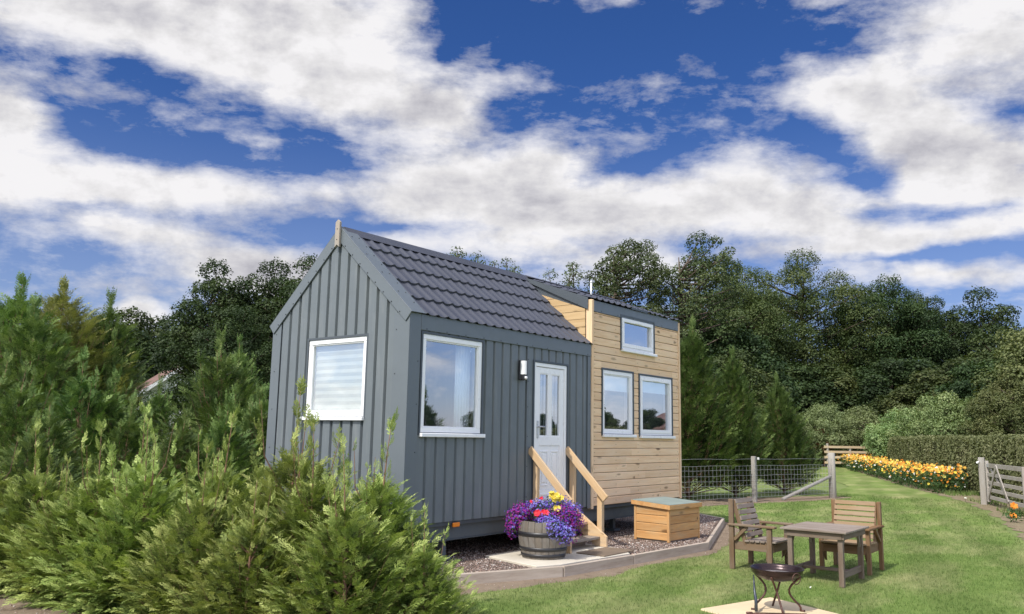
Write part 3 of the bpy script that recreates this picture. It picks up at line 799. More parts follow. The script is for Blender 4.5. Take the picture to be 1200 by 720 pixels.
for k, (y0, y1, z) in enumerate(((-.60, -.33, .255), (-.40, -.14, .44), (-.22, -.05, .62))):
    s = MB(); s.b(2.383, 3.217, y0, y1, z - .035, z); s.b(2.383, 3.217, y1 - .03, y1 - .002, z - .16, z - .036)
    child(s.build('tread', M['table_wood'] if k == 0 else M['step_wood'], None, bevel=.004), steps)

# ================================================================== STORAGE BOX
cA = Vector((4.44, -1.02, PAD)); ux = Vector((.985, -.06, 0)).normalized(); uy = Vector((-ux.y, ux.x, 0))
rz = math.atan2(ux.y, ux.x); BWd, BD, BH = .90, .60, .50
sb = empty('storage_box', cA, 'orange brown shiplap storage box with green felt lid on the gravel', 'storage box', rz=rz)
s = MB(); rh = .118
for k in range(4):
    z = .025 + k * rh; z1 = min(z + rh - .005, BH)
    s.prism([(0, z), (.0, z1 - .01), (.008, z1), (.018, z1), (.018, z)], 0, .035, BWd - .035, longax=0)
    s.prism([(BD, z), (BD, z1 - .01), (BD - .008, z1), (BD - .018, z1), (BD - .018, z)], 0, .035, BWd - .035, longax=0)
    s.prism([(0, z), (.0, z1 - .01), (.008, z1), (.018, z1), (.018, z)], 1, .035, BD - .035, longax=1)
    s.prism([(BWd, z), (BWd, z1 - .01), (BWd - .008, z1), (BWd - .018, z1), (BWd - .018, z)], 1, .035, BD - .035, longax=1)
s.build('box_boards', M['box_wood'], sb, bevel=.003)
s = MB(); s.b(.02, BWd - .02, .02, BD - .02, .0, BH - .01); s.build('box_lining', M['table_wood'], sb)
for x in (-.004, BWd - .036):
    for y in (-.004, BD - .036): s = MB(); s.b(x, x + .04, y, y + .04, .0, BH); s.build('corner_batten', M['box_wood'], sb, bevel=.003)
lid = MB(); e = .035; za, zc = BH + .004, BH + .06
def slab(mb, x0, x1, y0, y1, za0, za1, zb0, zb1):
    mb.add([(x0, y0, za0), (x1, y0, za0), (x1, y1, zb0), (x0, y1, zb0), (x0, y0, za1), (x1, y0, za1), (x1, y1, zb1), (x0, y1, zb1)],
           [(0, 3, 2, 1), (4, 5, 6, 7), (0, 1, 5, 4), (1, 2, 6, 5), (2, 3, 7, 6), (3, 0, 4, 7)],
           [(p[0], p[1], p[2]) for p in [(x0, y0, za0), (x1, y0, za0), (x1, y1, zb0), (x0, y1, zb0), (x0, y0, za1), (x1, y0, za1), (x1, y1, zb1), (x0, y1, zb1)]])
slab(lid, -e, BWd + e, -e, -e + .022, BH - .03, BH + .035, BH - .03, BH + .035)
slab(lid, -e, -e + .022, -e + .023, BD + e, BH - .028, BH + .036, BH + .015, BH + .078)
slab(lid, BWd + e - .022, BWd + e, -e + .023, BD + e, BH - .028, BH + .036, BH + .015, BH + .078)
slab(lid, -e + .023, BWd + e - .023, -e + .023, BD + e, BH + .012, BH + .034, BH + .056, BH + .076)
ld = lid.build('lid', M['box_wood'], sb, bevel=.003)
s = MB(); slab(s, -e + .004, BWd + e - .004, -e + .003, BD + e - .003, BH + .0375, BH + .042, BH + .080, BH + .085); s.build('felt_cover', M['felt'], ld)
s = MB(); s.box((2.0, .0, 0), (.36, .19, .04)); o_ = s.build('paving_offcut', M['concrete'], None, bevel=.006); o_.location = (2.95, .55, PAD + .022)
tag(o_, 'small loose concrete slab lying on the gravel between steps and storage box', 'slab')

# ================================================================== BARREL PLANTER
BC = Vector((1.86, -.62, .122))
bp = empty('barrel_planter', BC, 'half oak barrel planter with black iron hoops on the concrete slab', 'barrel planter')
prof = lambda t: .262 + .062 * math.sin(PI * min(t, 1) * .62)
s = MB(); ns = 22; random.seed(3)
for k in range(ns):
    th0 = 2 * PI * k / ns + .008; th1 = 2 * PI * (k + 1) / ns - .008; rr = random.random(); vs = []; g = []
    nz = 7; top = .445 + random.uniform(-.006, .006) - (.02 if k in (3, 4) else 0)
    for i in range(nz):
        z = top * i / (nz - 1); R_ = prof(z / .45)
        for th, q in ((th0, 0), ((th0 + th1) / 2, .002), (th1, 0)): vs.append(((R_ + q) * math.cos(th), (R_ + q) * math.sin(th), z)); g.append((z, R_ * th, 0))
    for i in range(nz):
        z = top * i / (nz - 1); R_ = prof(z / .45) - .022
        for th in (th0, (th0 + th1) / 2, th1): vs.append((R_ * math.cos(th), R_ * math.sin(th), z)); g.append((z, R_ * th, 1))
    fs = []; B0 = nz * 3
    for i in range(nz - 1):
        for j in range(2):
            fs.append((i * 3 + j, i * 3 + j + 1, (i + 1) * 3 + j + 1, (i + 1) * 3 + j)); fs.append((B0 + i * 3 + j, B0 + (i + 1) * 3 + j, B0 + (i + 1) * 3 + j + 1, B0 + i * 3 + j + 1))
        fs.append((i * 3, (i + 1) * 3, B0 + (i + 1) * 3, B0 + i * 3)); fs.append((i * 3 + 2, B0 + i * 3 + 2, B0 + (i + 1) * 3 + 2, (i + 1) * 3 + 2))
    e_ = (nz - 1) * 3
    for j in range(2): fs.append((e_ + j, e_ + j + 1, B0 + e_ + j + 1, B0 + e_ + j)); fs.append((j, B0 + j, B0 + j + 1, j + 1))
    s.add(vs, fs, g, rr)
s.build('staves', M['barrel'], bp)
for z0, z1 in ((.022, .062), (.098, .142), (.272, .325)):
    s = MB(); a, b = prof(z0 / .45), prof(z1 / .45); s.lathe([(a + .001, z0), (a + .006, z0), (b + .006, z1), (b + .001, z1), (a + .001, z0)], 44); s.build('hoop', M['hoop'], bp)
s = MB(); s.lathe([(0, .40), (.15, .405), (.285, .385)], 24); s.build('potting_soil', painted('dark_compost', (.04, .028, .018), .95, .3, bump=.8), bp)

# ================================================================== FLOWERS
def rnd_frames(rng, nrm, n):
    """random tangent frames about normals"""
    a = rng.normal(size=(n, 3)); a -= nrm * (a * nrm).sum(1)[:, None]; a /= np.linalg.norm(a, axis=1)[:, None] + 1e-9
    return a, np.cross(nrm, a)
def norm_(v): return v / (np.linalg.norm(v, axis=1)[:, None] + 1e-9)
def petals(rng, P, Nr, size, npet=5, width=.5, cup=.15):
    """npet diamond petals per flower; returns verts, faces"""
    n = len(P); a, b = rnd_frames(rng, Nr, n); V = []; size = np.broadcast_to(size, (n,))[:, None]
    for k in range(npet):
        th = 2 * PI * k / npet; d = a * math.cos(th) + b * math.sin(th); e = -a * math.sin(th) + b * math.cos(th)
        V.append(np.stack([P, P + (d * .6 + e * width * .5) * size + Nr * size * cup * .5, P + d * size + Nr * size * cup, P + (d * .6 - e * width * .5) * size + Nr * size * cup * .5], 1))
    V = np.stack(V, 1).reshape(-1, 3); return V, np.arange(len(V)).reshape(-1, 4)
def leaves(rng, P, Nr, L, W):
    n = len(P); a, b = rnd_frames(rng, Nr, n); L = np.broadcast_to(L, (n,))[:, None]; W = np.broadcast_to(W, (n,))[:, None]
    V = np.stack([P - a * L * .5, P + b * W * .5 + Nr * W * .12, P + a * L * .5, P - b * W * .5 + Nr * W * .12], 1).reshape(-1, 3)
    return V, np.arange(len(V)).reshape(-1, 4)
def petalmat(name, c0, c1):
    m, nt, out = new_mat(name); h = N(nt); geo = h.node('ShaderNodeNewGeometry')
    col = h.mix(geo.outputs['Random Per Island'], c0, c1)
    tr = h.node('ShaderNodeBsdfTranslucent'); h.put(tr.inputs[0], col)
    ms = h.node('ShaderNodeMixShader'); ms.inputs[0].default_value = .3
    nt.links.new(h.principled(col, .6, spec=.2), ms.inputs[1]); nt.links.new(tr.outputs[0], ms.inputs[2]); nt.links.new(ms.outputs[0], out.inputs[0]); return m
M['magenta'] = petalmat('magenta_petals', (.22, .015, .16), (.42, .05, .34)); M['violet'] = petalmat('violet_petals', (.10, .03, .30), (.22, .08, .50))
M['blue'] = petalmat('blue_petals', (.14, .14, .55), (.38, .36, .80)); M['redp'] = petalmat('coral_red_petals', (.75, .02, .05), (.85, .10, .12))
M['yellow'] = petalmat('yellow_petals', (.80, .62, .05), (.85, .75, .20)); M['orangep'] = petalmat('orange_petals', (.75, .24, .03), (.82, .38, .06))
M['amber'] = petalmat('amber_petals', (.80, .42, .06), (.82, .58, .14)); M['whitep'] = petalmat('white_petals', (.75, .75, .65), (.85, .85, .8))
M['plantleaf'] = leafmat('bedding_leaves', (.05, .10, .03), (.09, .15, .045), (.03, .06, .02), .2, 8)
M['stem'] = painted('green_stem', (.08, .12, .04), .7)
def mound(name, label, cat, blobs, n, cols, size, seed, group=None, nleaf=500, leaf=.022, parent_loc=BC):
    """a bushy plant: blobs = (x,y,z,rx,ry,rz) relative to the barrel; cols = list of (material, share)"""
    rng = np.random.default_rng(seed)
    e_ = empty(name, (parent_loc.x, parent_loc.y, parent_loc.z + .40), label, cat, group)
    def samp(n, f0, f1):
        i = rng.integers(0, len(blobs), n); B = np.array(blobs)[i]; d = norm_(rng.normal(size=(n, 3))); d[:, 2] = np.abs(d[:, 2]) * np.where(rng.random(n) < .78, 1, -1)
        r_ = rng.uniform(f0, f1, n)[:, None]; lump = 1 + .16 * np.sin(d[:, :1] * 9 + d[:, 1:2] * 7 + seed)
        return B[:, :3] + d * B[:, 3:] * r_ * lump - np.array([0, 0, .40]), norm_(d + rng.normal(size=(n, 3)) * .35)
    P, Nn = samp(nleaf, .35, .98); V, Fq = leaves(rng, P, Nn, leaf * 2, leaf)
    obj('foliage', npmesh('foliage', V, Fq, M['plantleaf']), e_)
    P, Nn = samp(n, .82, 1.12); mats = [M[c] for c, _ in cols]; pr = np.array([s_ for _, s_ in cols]); pr = pr / pr.sum()
    mi = rng.choice(len(cols), n, p=pr)
    V, Fq = petals(rng, P, Nn, size * rng.uniform(.7, 1.25, n), 5, .75, .2)
    obj('blossom', npmesh('blossom', V, Fq, mats, np.repeat(mi, 5)), e_)
    s_ = MB()
    for k in range(9):
        B = blobs[k % len(blobs)]; s_.tube([(rng.uniform(-.05, .05), rng.uniform(-.05, .05), -.02), (B[0] * .7, B[1] * .7, (B[2] - .4) * .7 + .03), (B[0] + rng.uniform(-.5, .5) * B[3], B[1] + rng.uniform(-.5, .5) * B[4], B[2] - .4)], .003, 4)
    s_.build('stems', M['stem'], e_)
    return e_
rt = Vector((.62, -.785, 0)); dp = Vector((.785, .62, 0))
def RB(a, d, z, rx, ry, rz_): q = rt * a + dp * d; return (q.x, q.y, z, rx, ry, rz_)
mound('trailing_lobelia', 'dark magenta and violet trailing lobelia spilling over the left rim of the barrel', 'flowering plant', [RB(-.33, .0, .44, .15, .15, .16), RB(-.25, .05, .52, .15, .15, .13), RB(-.38, -.02, .36, .09, .09, .12)], 1500, [('magenta', .55), ('violet', .35), ('blue', .1)], .0125, 1)
mound('trailing_lobelia', 'purple and magenta trailing lobelia at the right side of the barrel beside the steps', 'flowering plant', [RB(.32, -.05, .40, .17, .17, .20), RB(.24, -.1, .47, .15, .15, .16)], 1500, [('magenta', .62), ('violet', .38)], .0125, 2)
mound('trailing_lobelia', 'pale blue lobelia cascading over the front rim of the barrel', 'flowering plant', [RB(.12, -.26, .37, .12, .12, .13), RB(.24, -.24, .30, .12, .12, .12), RB(.02, -.2, .43, .12, .12, .10), RB(.16, .12, .60, .20, .18, .14), RB(-.06, .05, .56, .16, .16, .13), RB(.36, .06, .50, .13, .13, .15)], 2600, [('blue', .75), ('violet', .25)], .0125, 3, nleaf=900)
mound('bedding_plant', 'dark leafy bedding plant with tiny violet flowers in the middle of the barrel', 'flowering plant', [RB(-.1, .1, .52, .2, .2, .14), RB(.05, -.1, .46, .16, .16, .12)], 500, [('violet', .6), ('magenta', .4)], .010, 4, nleaf=900)
def bigflower(name, label, spots, size, mat, seed, group=None):
    rng = np.random.default_rng(seed)
    e_ = empty(name, (BC.x, BC.y, BC.z + .4), label, 'flowering plant', group)
    for (a, d, z) in spots:
        q = rt * a + dp * d; P = np.array([[q.x, q.y, z - .4]] * 4) + rng.normal(size=(4, 3)) * size * .25; Nn = norm_(np.array([[-.75, -.55, .45]] * 4) + rng.normal(size=(4, 3)) * .35)
        V, Fq = petals(rng, P, Nn, size, 6, .95, .35); obj('flower_head', npmesh('flower_head', V, Fq, M[mat]), e_)
    s_ = MB()
    for (a, d, z) in spots:
        q = rt * a + dp * d; s_.tube([(q.x * .5, q.y * .5, .0), (q.x * .9, q.y * .9, (z - .4) * .6), (q.x + .01, q.y + .01, z - .42)], .004, 5)
    s_.build('stems', M['stem'], e_); return e_
bigflower('red_begonia', 'begonia with two coral red blooms near the barrel rim', [(-.085, -.18, .545), (.015, -.18, .550)], .045, 'redp', 5)
bigflower('yellow_pansy', 'yellow pansies standing highest above the purple flowers in the barrel', [(.105, -.05, .77), (.15, -.07, .74), (.20, -.04, .73), (.17, -.14, .60), (.13, -.05, .71)], .042, 'yellow', 6)
bigflower('red_salvia', 'small red and pink blooms at the back left of the barrel', [(-.15, .1, .66), (-.18, .06, .62), (-.03, .1, .70)], .022, 'redp', 8)

# door mat (flat, coir pile)
s = MB(); s.b(2.42, 3.17, -1.17, -.735, .1225, .136); o_ = s.build('door_mat', M['mat'], None, bevel=.004); tag(o_, 'brown coir door mat on the concrete at the foot of the steps', 'door mat')

# ================================================================== GARDEN FURNITURE
def armchair(name, label, loc, rz, wood_m, slat_m, Wd=.62, Dp=.55, Hb=.86, lean=.10, seatz=.36, group=None):
    """faces local +X; local Y across"""
    e_ = empty(name, loc, label, 'garden chair', group, rz)
    P = .062; hw = Wd / 2
    for sy in (-1, 1):
        y = sy * (hw - P / 2)
        s = MB(); s.box((-Dp / 2 + P / 2, y, Hb / 2), (P, P * .75, Hb)); s.build('rear_leg', wood_m, e_, bevel=.004)
        s = MB(); s.box((Dp / 2 - P / 2, y, .265), (P, P * .75, .53)); s.build('front_leg', wood_m, e_, bevel=.004)
        s = MB(); s.box((.02, y, .545), (Dp + .06, .085, .028)); s.build('armrest', wood_m, e_, bevel=.006)
        s = MB(); s.box((0, y + sy * -.036, seatz - .07), (Dp + .0, .028, .10)); s.build('side_rail', wood_m, e_, bevel=.003)
        s = MB(); s.beam((-Dp / 2 + .05, y - sy * .036, seatz - .05), (-Dp / 2 + .19, y - sy * .036, .53), .022, .045, (1, 0, 0)); s.beam((-Dp / 2 + P, y, .42 - .06), (-.04, y, .528), .03, .04, (-1, 0, 1)); s.build('arm_brace', wood_m, e_, bevel=.003)
        s = MB(); s.beam((-Dp / 2 + .045, y - sy * .034, Hb - .02), (-Dp / 2 + .20, y - sy * .034, seatz - .06), .026, .05, (1, 0, .2)); s.build('back_stile', wood_m, e_, bevel=.003)
        s = MB(); s.prism([(Dp / 2 - .09, seatz - .12), (Dp / 2 - .005, seatz - .12), (Dp / 2 - .06, seatz - .21), (Dp / 2 - .09, seatz - .24)], 1, y - sy * .045, y - sy * .023, longax=2); s.build('corner_bracket', wood_m, e_, bevel=.002)
    s = MB(); s.box((Dp / 2 - .012, 0, seatz - .075), (.028, Wd - .13, .09)); s.build('front_rail', wood_m, e_, bevel=.003)
    s = MB(); s.box((-Dp / 2 + .1, 0, seatz - .085), (.028, Wd - .16, .08)); s.build('rear_rail', wood_m, e_, bevel=.003)
    s = MB(); n = 6; x0 = -Dp / 2 + .19; x1 = Dp / 2 + .045; wv = (x1 - x0) / n
    for k in range(n): s.box((x0 + wv * (k + .5), 0, seatz - .006 + .012 * (k / n)), (wv - .010, Wd - .062 if x0 + wv * (k + .5) < Dp / 2 - P else Wd - .08 + .0, .022))
    s.build('seat', slat_m, e_, bevel=.003)
    s = MB(); nb = 7; top = Hb + .005; bot = seatz + .03; hs_ = (top - bot) / nb
    for k in range(nb):
        z = bot + hs_ * (k + .5); x = -Dp / 2 + .205 - (.155) * ((z - bot) / (top - bot)) + .012
        s.beam((x, -hw + .062, z), (x, hw - .062, z), .020, hs_ - .012, (-.28, 0, .96))
    s.build('backrest', slat_m, e_, bevel=.003)
    return e_
random.seed(5)
armchair('garden_chair', 'weathered brown slatted garden armchair seen side-on between table and gravel', (3.76, -2.655, 0), -PI / 2, M['chair_wood'], M['table_wood'], .66, .55, .86)
armchair('garden_chair', 'golden brown garden armchair with a pale slatted back, behind the right end of the table', (4.46, -3.58, 0), PI, M['chair2_wood'], M['chair2_slat'], .63, .62, .85)
tb = empty('garden_table', (3.47, -3.575, 0), 'grey weathered slatted garden table with a low stretcher between its legs', 'table')
hx, hy, Ht = .47, .375, .61
s = MB(); n = 13
for k in range(n):
    x = -hx + 2 * hx * (k + .5) / n; s.box((x, 0, Ht - .011), (2 * hx / n - .007, 2 * hy, .022))
s.build('tabletop', M['table_wood'], tb, bevel=.003)
s = MB(); s.box((0, -hy + .05, Ht - .058), (2 * hx - .09, .025, .07)); s.box((0, hy - .05, Ht - .058), (2 * hx - .09, .025, .07)); s.box((-hx + .05, 0, Ht - .058), (.025, 2 * hy - .126, .07)); s.box((hx - .05, 0, Ht - .058), (.025, 2 * hy - .126, .07)); s.build('apron', M['table_leg'], tb, bevel=.003)
lx, ly = .375, .285
for sx_ in (-1, 1):
    for sy_ in (-1, 1):
        s = MB(); s.box((sx_ * lx, sy_ * ly, (Ht - .024) / 2), (.06, .055, Ht - .024)); s.build('leg', M['table_leg'], tb, bevel=.004)
        s = MB(); s.prism([(sx_ * (lx - .031), Ht - .095), (sx_ * (lx - .12), Ht - .095), (sx_ * (lx - .05), Ht - .19), (sx_ * (lx - .031), Ht - .24)], 1, sy_ * ly - .014, sy_ * ly + .014, longax=2); s.build('corner_bracket', M['table_wood'], tb, bevel=.002)
s = MB(); s.box((0, -ly, .125), (2 * lx - .062, .03, .07)); s.box((0, ly, .125), (2 * lx - .062, .03, .07)); s.box((0, 0, .13), (.075, 2 * ly - .031, .03)); s.build('stretcher', M['table_leg'], tb, bevel=.003)

# ================================================================== FIRE PIT
fc = Vector((1.28, -3.80, .014))
fp = empty('fire_pit', fc, 'rusty iron fire bowl on curved legs standing on the sandstone slab', 'fire pit')
s = MB(); R_ = .243; zr = .385; pr_ = []
for k in range(10):
    t = k / 9; pr_.append((R_ * math.sin(t * PI / 2) if k else .0, zr - .115 + .115 * (1 - math.cos(t * PI / 2)) ** 1.0))
inn = [(max(0, a - .006), b + .006) for a, b in pr_][::-1]
s.lathe(pr_ + [(R_ + .008, zr + .003), (R_ + .006, zr + .011), (R_ - .007, zr + .008)] + inn[1:], 40); s.build('bowl', M['bowl'], fp)
s = MB(); s.lathe([(0, zr - .104), (.12, zr - .09), (.2, zr - .045)], 24); s.build('ash_bed', painted('grey_ash', (.12, .11, .11), .9, .5, bump=.8), fp)
for k in range(4):
    th = math.radians(20 + 90 * k); u_ = Vector((math.cos(th), math.sin(th), 0)); v_ = Vector((-u_.y, u_.x, 0))
    for sg in (-1, 1):
        if k % 2 and sg == 1 and k == 3: pass
    pts = []
    for i in range(13):
        t = i / 12; rr = .215 - .105 * math.sin(PI * min(1, t * 1.12)) ** 1.2 - .01 * t; pts.append(u_ * rr + v_ * (.10 * (t - .5)) + Vector((0, 0, (zr - .055) * (1 - t) + .006)))
    s = MB(); s.tube(pts, .010, 7); pts2 = [Vector((p.x, p.y, p.z)) for p in pts[-1:]] + [pts[-1] + u_ * .04]; s.tube(pts2, .010, 7); s.build('leg', M['rust'], fp)
for dirn in (Vector((-.45, -.89, 0)), Vector((.5, .86, 0))):
    s = MB(); c_ = fc * 0 + dirn * (R_ + .0) + Vector((0, 0, zr - .055)); tt = Vector((-dirn.y, dirn.x, 0))
    s.tube([c_ + dirn * .012 + tt * .048 * math.cos(2 * PI * k / 20) + Vector((0, 0, .048 * math.sin(2 * PI * k / 20))) for k in range(21)], .005, 6, False); s.build('ring_handle', M['rust'], fp)
s = MB(); c_ = Vector((1.25, -3.60, .02))
s.tube([(1.06, -3.67, .02), (1.075, -3.66, .14), (1.12, -3.635, .27), (1.152, -3.62, .335)], [.012, .009, .007, .005], 6)
s.tube([(1.05, -3.68, .025), (1.055, -3.675, .13), (1.09, -3.65, .20), (1.152, -3.62, .335)], [.014, .016, .012, .005], 6)
o_ = s.build('fire_tongs', M['poker'], None); tag(o_, 'dark steel fire tongs leaning against the left of the fire bowl', 'fire tongs')
s = MB(); s.tube([(.93, -3.66, .022), (1.03, -3.74, .02), (1.22, -4.00, .02), (1.28, -4.07, .02)], .007, 6); s.tube([(.91, -3.64, .024), (.93, -3.66, .026), (.95, -3.68, .024)], .012, 6)
o_ = s.build('fire_poker', M['rust'], None); tag(o_, 'thin rusty poker lying on the sandstone in front of the fire bowl', 'poker')

# ================================================================== FENCES AND GATE
fn = empty('wire_fence', (14.6, 1.75, 0), 'stock wire fence on wooden posts between the lawn and the conifers', 'fence')
A_ = Vector((5.2, 4.23, 0)); B_ = Vector((18.1, .81, 0)); dF = (B_ - A_).normalized(); LF = (B_ - A_).length
def fchild(o): o.parent = fn; o.location = -fn.location; return o
def rpost(x, y, hgt, rr, name='post', square=False, lean=(0, 0)):
    s = MB()
    if square: s.prism([(x - rr, y - rr), (x + rr, y - rr), (x + rr, y + rr), (x - rr, y + rr)], 2, -.05, hgt, longax=2)
    else: s.tube([(x, y, -.05), (x + lean[0] * .5, y + lean[1] * .5, hgt * .5), (x + lean[0], y + lean[1], hgt)], [rr * 1.04, rr, rr * .96], 14)
    return s.build(name, M['post_wood'], None, bevel=.006)
fchild(rpost(14.60, 1.75, 1.17, .055, square=True)); fchild(rpost(18.1, .81, 1.27, .10)); fchild(rpost(10.6, 2.81, 1.17, .055, square=True)); fchild(rpost(5.2, 4.23, 1.2, .08))
s = MB(); s.tube([(15.75, 1.43, .02), (18.03, .83, .60)], .047, 10); fchild(s.build('brace_pole', M['post_wood'], None, bevel=.003))
s = MB(); hts = [.12, .22, .32, .43, .55, .68, .82, .93]
for z in hts + [1.10]:
    pts = [A_ + dF * (LF * k / 24) + Vector((0, -.06, z + .008 * math.sin(k * 1.7 + z * 9))) for k in range(25)]; s.tube(pts, .0028, 4, False)
k = 0
while k * .15 < LF: p = A_ + dF * (k * .15) + Vector((0, -.06, 0)); s.tube([p + Vector((0, 0, .12)), p + Vector((.004, 0, .5)), p + Vector((0, 0, .93))], .0024, 4, False); k += 1
fchild(s.build('wire_mesh', M['wire'], None, fixn=False))
s = MB(); s.lathe([(0, -.03), (.026, -.03), (.03, -.01), (.018, 0), (.03, .01), (.026, .03), (0, .03)], 12, (14.72, 1.67, 1.11)); fchild(s.build('insulator', M['china'], None))
s = MB(); s.lathe([(0, -.03), (.026, -.03), (.03, -.01), (.018, 0), (.03, .01), (.026, .03), (0, .03)], 12, (18.2, .74, 1.2)); fchild(s.build('insulator', M['black'], None))
# plank fence far along the grass path
rf = empty('rail_fence', (46.5, 8, 0), 'pale wooden rail fence across the far end of the grass path', 'fence')
dr = Vector((.93, -.36, 0)).normalized(); o0 = Vector((45.0, 9.45, 0))
for k in range(4):
    s = MB(); p = o0 + Vector((.74, -.67, 0)) * (k * 1.5 + .2); s.prism([(p.x - .06, p.y - .06), (p.x + .06, p.y - .06), (p.x + .06, p.y + .06), (p.x - .06, p.y + .06)], 2, 0, 1.45 if k == 0 else 1.25)
    o_ = s.build('post', M['post_wood'], None); o_.parent = rf; o_.location = -rf.location
for z in (.30, .62, .94, 1.24):
    s = MB(); a = o0 + Vector((.74, -.67, 0)) * .0; b = o0 + Vector((.74, -.67, 0)) * 4.8; s.beam((a.x - .08, a.y, z), (b.x - .08, b.y, z), .035, .14); o_ = s.build('rail', M['rail_wood'], None); o_.parent = rf; o_.location = -rf.location

gp = empty('gate_post', (19.0, -2.90, 0), 'grey square wooden gate post standing beside the clipped hedge', 'gate post')
s = MB(); s.box((0, 0, .60), (.15, .15, 1.28)); s.build('shaft', M['post_wood'], gp, bevel=.01)
s = MB(); s.tube([(-.08, .05, 1.12), (-.15, .08, 1.12)], .02, 8); s.lathe([(0, -.03), (.03, -.02), (.03, .02), (0, .03)], 10, (-.15, .08, 1.10)); s.build('insulator', M['china'], gp)
ang = math.atan2(-1.33, -3.4)
gt = empty('field_gate', (18.83, -3.03, .0), 'grey five-bar wooden field gate with diagonal braces, right edge', 'gate', rz=ang)
GL = 3.3; s = MB(); s.box((.06, 0, .62), (.09, .075, 1.08)); s.build('gate_stile', M['gate_wood'], gt, bevel=.006)
s = MB(); s.box((GL, 0, .6), (.075, .075, 1.0)); s.build('gate_stile', M['gate_wood'], gt, bevel=.006)
for z, hh in ((1.04, .11), (.80, .09), (.59, .09), (.40, .09), (.21, .09)):
    s = MB(); s.box((GL / 2 + .05, 0, z), (GL - .05, .028, hh)); s.build('gate_rail', M['gate_wood'], gt, bevel=.003)
for x0, x1 in ((.12, 1.05), (1.98, 1.05)):
    s = MB(); s.beam((x0, -.034, .19), (x1, -.034, 1.04), .022, .085, (0, 1, 0)) if False else s.beam((x0, -.026, .19), (x1, -.026, 1.04), .02, .085, (-.7, 0, .7)); s.build('brace', M['gate_wood'], gt, bevel=.002)
s = MB(); s.beam((.18, .026, 1.0), (1.9, .026, .2), .02, .075, (.4, 0, .9)); s.build('brace', M['gate_wood'], gt, bevel=.002)
s = MB(); s.b(-.02, .26, .0145, .022, 1.0, 1.08); s.b(-.02, .26, -.022, -.0145, 1.0, 1.08); s.build('strap_hinge', M['wire'], gt)

# ================================================================== GROUND
def groundmat(name, cols, dirt=None, streak=True, sc=1.0, soil=False, blade=False):
    m, nt, out = new_mat(name); h = N(nt); t = h.node('ShaderNodeTexCoord').outputs['Object']
    if blade: t = h.vmath('MULTIPLY', t, (1, 1, 0))
    big = h.noise(t, .35, 4, .6); mid = h.noise(t, 2.6, 5, .65)
    c = h.mix(h.maprange(mid, .3, .7), cols[0], cols[1])
    if streak:
        # drier streaks and mower lines follow the strip of lawn; worn pale patches
        st = h.noise(h.mapping(t, (.45, 1.1, 1), (0, 0, 0), (0, 0, math.radians(25))), 1.0, 6, .66)
        c = h.mix(h.maprange(st, .46, .66, 0, .85), c, cols[2])
        mow = h.node('ShaderNodeTexWave', wave_type='BANDS', bands_direction='Y'); mow.inputs['Scale'].default_value = .30; mow.inputs['Distortion'].default_value = 3.5; mow.inputs['Detail'].default_value = 3
        h.put(mow.inputs['Vector'], h.mapping(t, (1, 1, 1), (0, 0, 0), (0, 0, math.radians(-17))))
        c = h.mix(h.maprange(mow.outputs['Fac'], .3, .7, 0, .38), c, tuple(x * .60 for x in cols[0]))
    c = h.mix(h.maprange(big, .5, .68, 0, .32), c, cols[2])
    if blade:
        geo = h.node('ShaderNodeNewGeometry'); r_ = geo.outputs['Random Per Island']
        c = h.mix(1.0, c, h.ramp(r_, [(0, (.72, .78, .7)), (.8, (1.15, 1.15, 1.1)), (1, (1.5, 1.35, 1.5))]), 'MULTIPLY')
        a_ = h.principled(c, .6, spec=.15); tr = h.node('ShaderNodeBsdfTranslucent'); h.put(tr.inputs[0], c)
        ms = h.node('ShaderNodeMixShader'); ms.inputs[0].default_value = .3
        nt.links.new(a_, ms.inputs[1]); nt.links.new(tr.outputs[0], ms.inputs[2]); nt.links.new(ms.outputs[0], out.inputs[0]); return m
    fine = h.noise(t, 60 * sc, 4, .7)
    c = h.mix(h.maprange(fine, .35, .7, 0, .4), c, tuple(x * .6 for x in cols[0]))
    if dirt is not None: c = h.mix(h.maprange(h.noise(t, 5, 6, .7), .58, .70, 0, .8), c, dirt)
    b = h.bump(h.noise(t, 45 * sc, 5, .75), .7, .03 if not soil else .05)
    nt.links.new(h.principled(c, .95, normal=b, spec=.15), out.inputs[0]); return m
M['lawn'] = groundmat('mown_lawn', [(.145, .215, .05), (.185, .255, .065), (.36, .35, .16)])
M['field'] = groundmat('rough_grass', [(.15, .21, .06), (.21, .25, .09), (.30, .29, .14)], streak=False)
M['soil'] = groundmat('bare_soil', [(.23, .17, .12), (.32, .25, .18), (.38, .31, .23)], dirt=(.10, .07, .045), streak=False, soil=True)
M['soil2'] = groundmat('soil_with_weeds', [(.26, .20, .13), (.31, .26, .17), (.20, .22, .09)], dirt=(.09, .12, .04), streak=False, soil=True)
def rough_poly(name, pts, z, mat, amp=.06, step=.18, seed=1, kind='structure'):
    rng = random.Random(seed); out_ = []; n = len(pts)
    for i in range(n):
        a = Vector((*pts[i], 0)); b = Vector((*pts[(i + 1) % n], 0)); L = (b - a).length; k = max(1, int(L / step)); k = min(k, 400)
        nn_ = Vector((-(b - a).y, (b - a).x, 0)).normalized(); ph = rng.uniform(0, 9)
        for j in range(k):
            t = j / k; q = a.lerp(b, t); o_ = amp * (math.sin(L * t * 1.9 + ph) * .5 + math.sin(L * t * 5.3 + ph * 2) * .3 + rng.uniform(-.45, .45)) if amp else 0
            q += nn_ * o_; out_.append((q.x, q.y, z))
    me = bpy.data.meshes.new(name); me.from_pydata(out_, [], [tuple(range(len(out_)))]); me.materials.append(mat); me.update()
    if me.polygons[0].normal.z < 0: me.flip_normals()
    o_ = obj(name, me); o_['kind'] = kind; return o_, out_
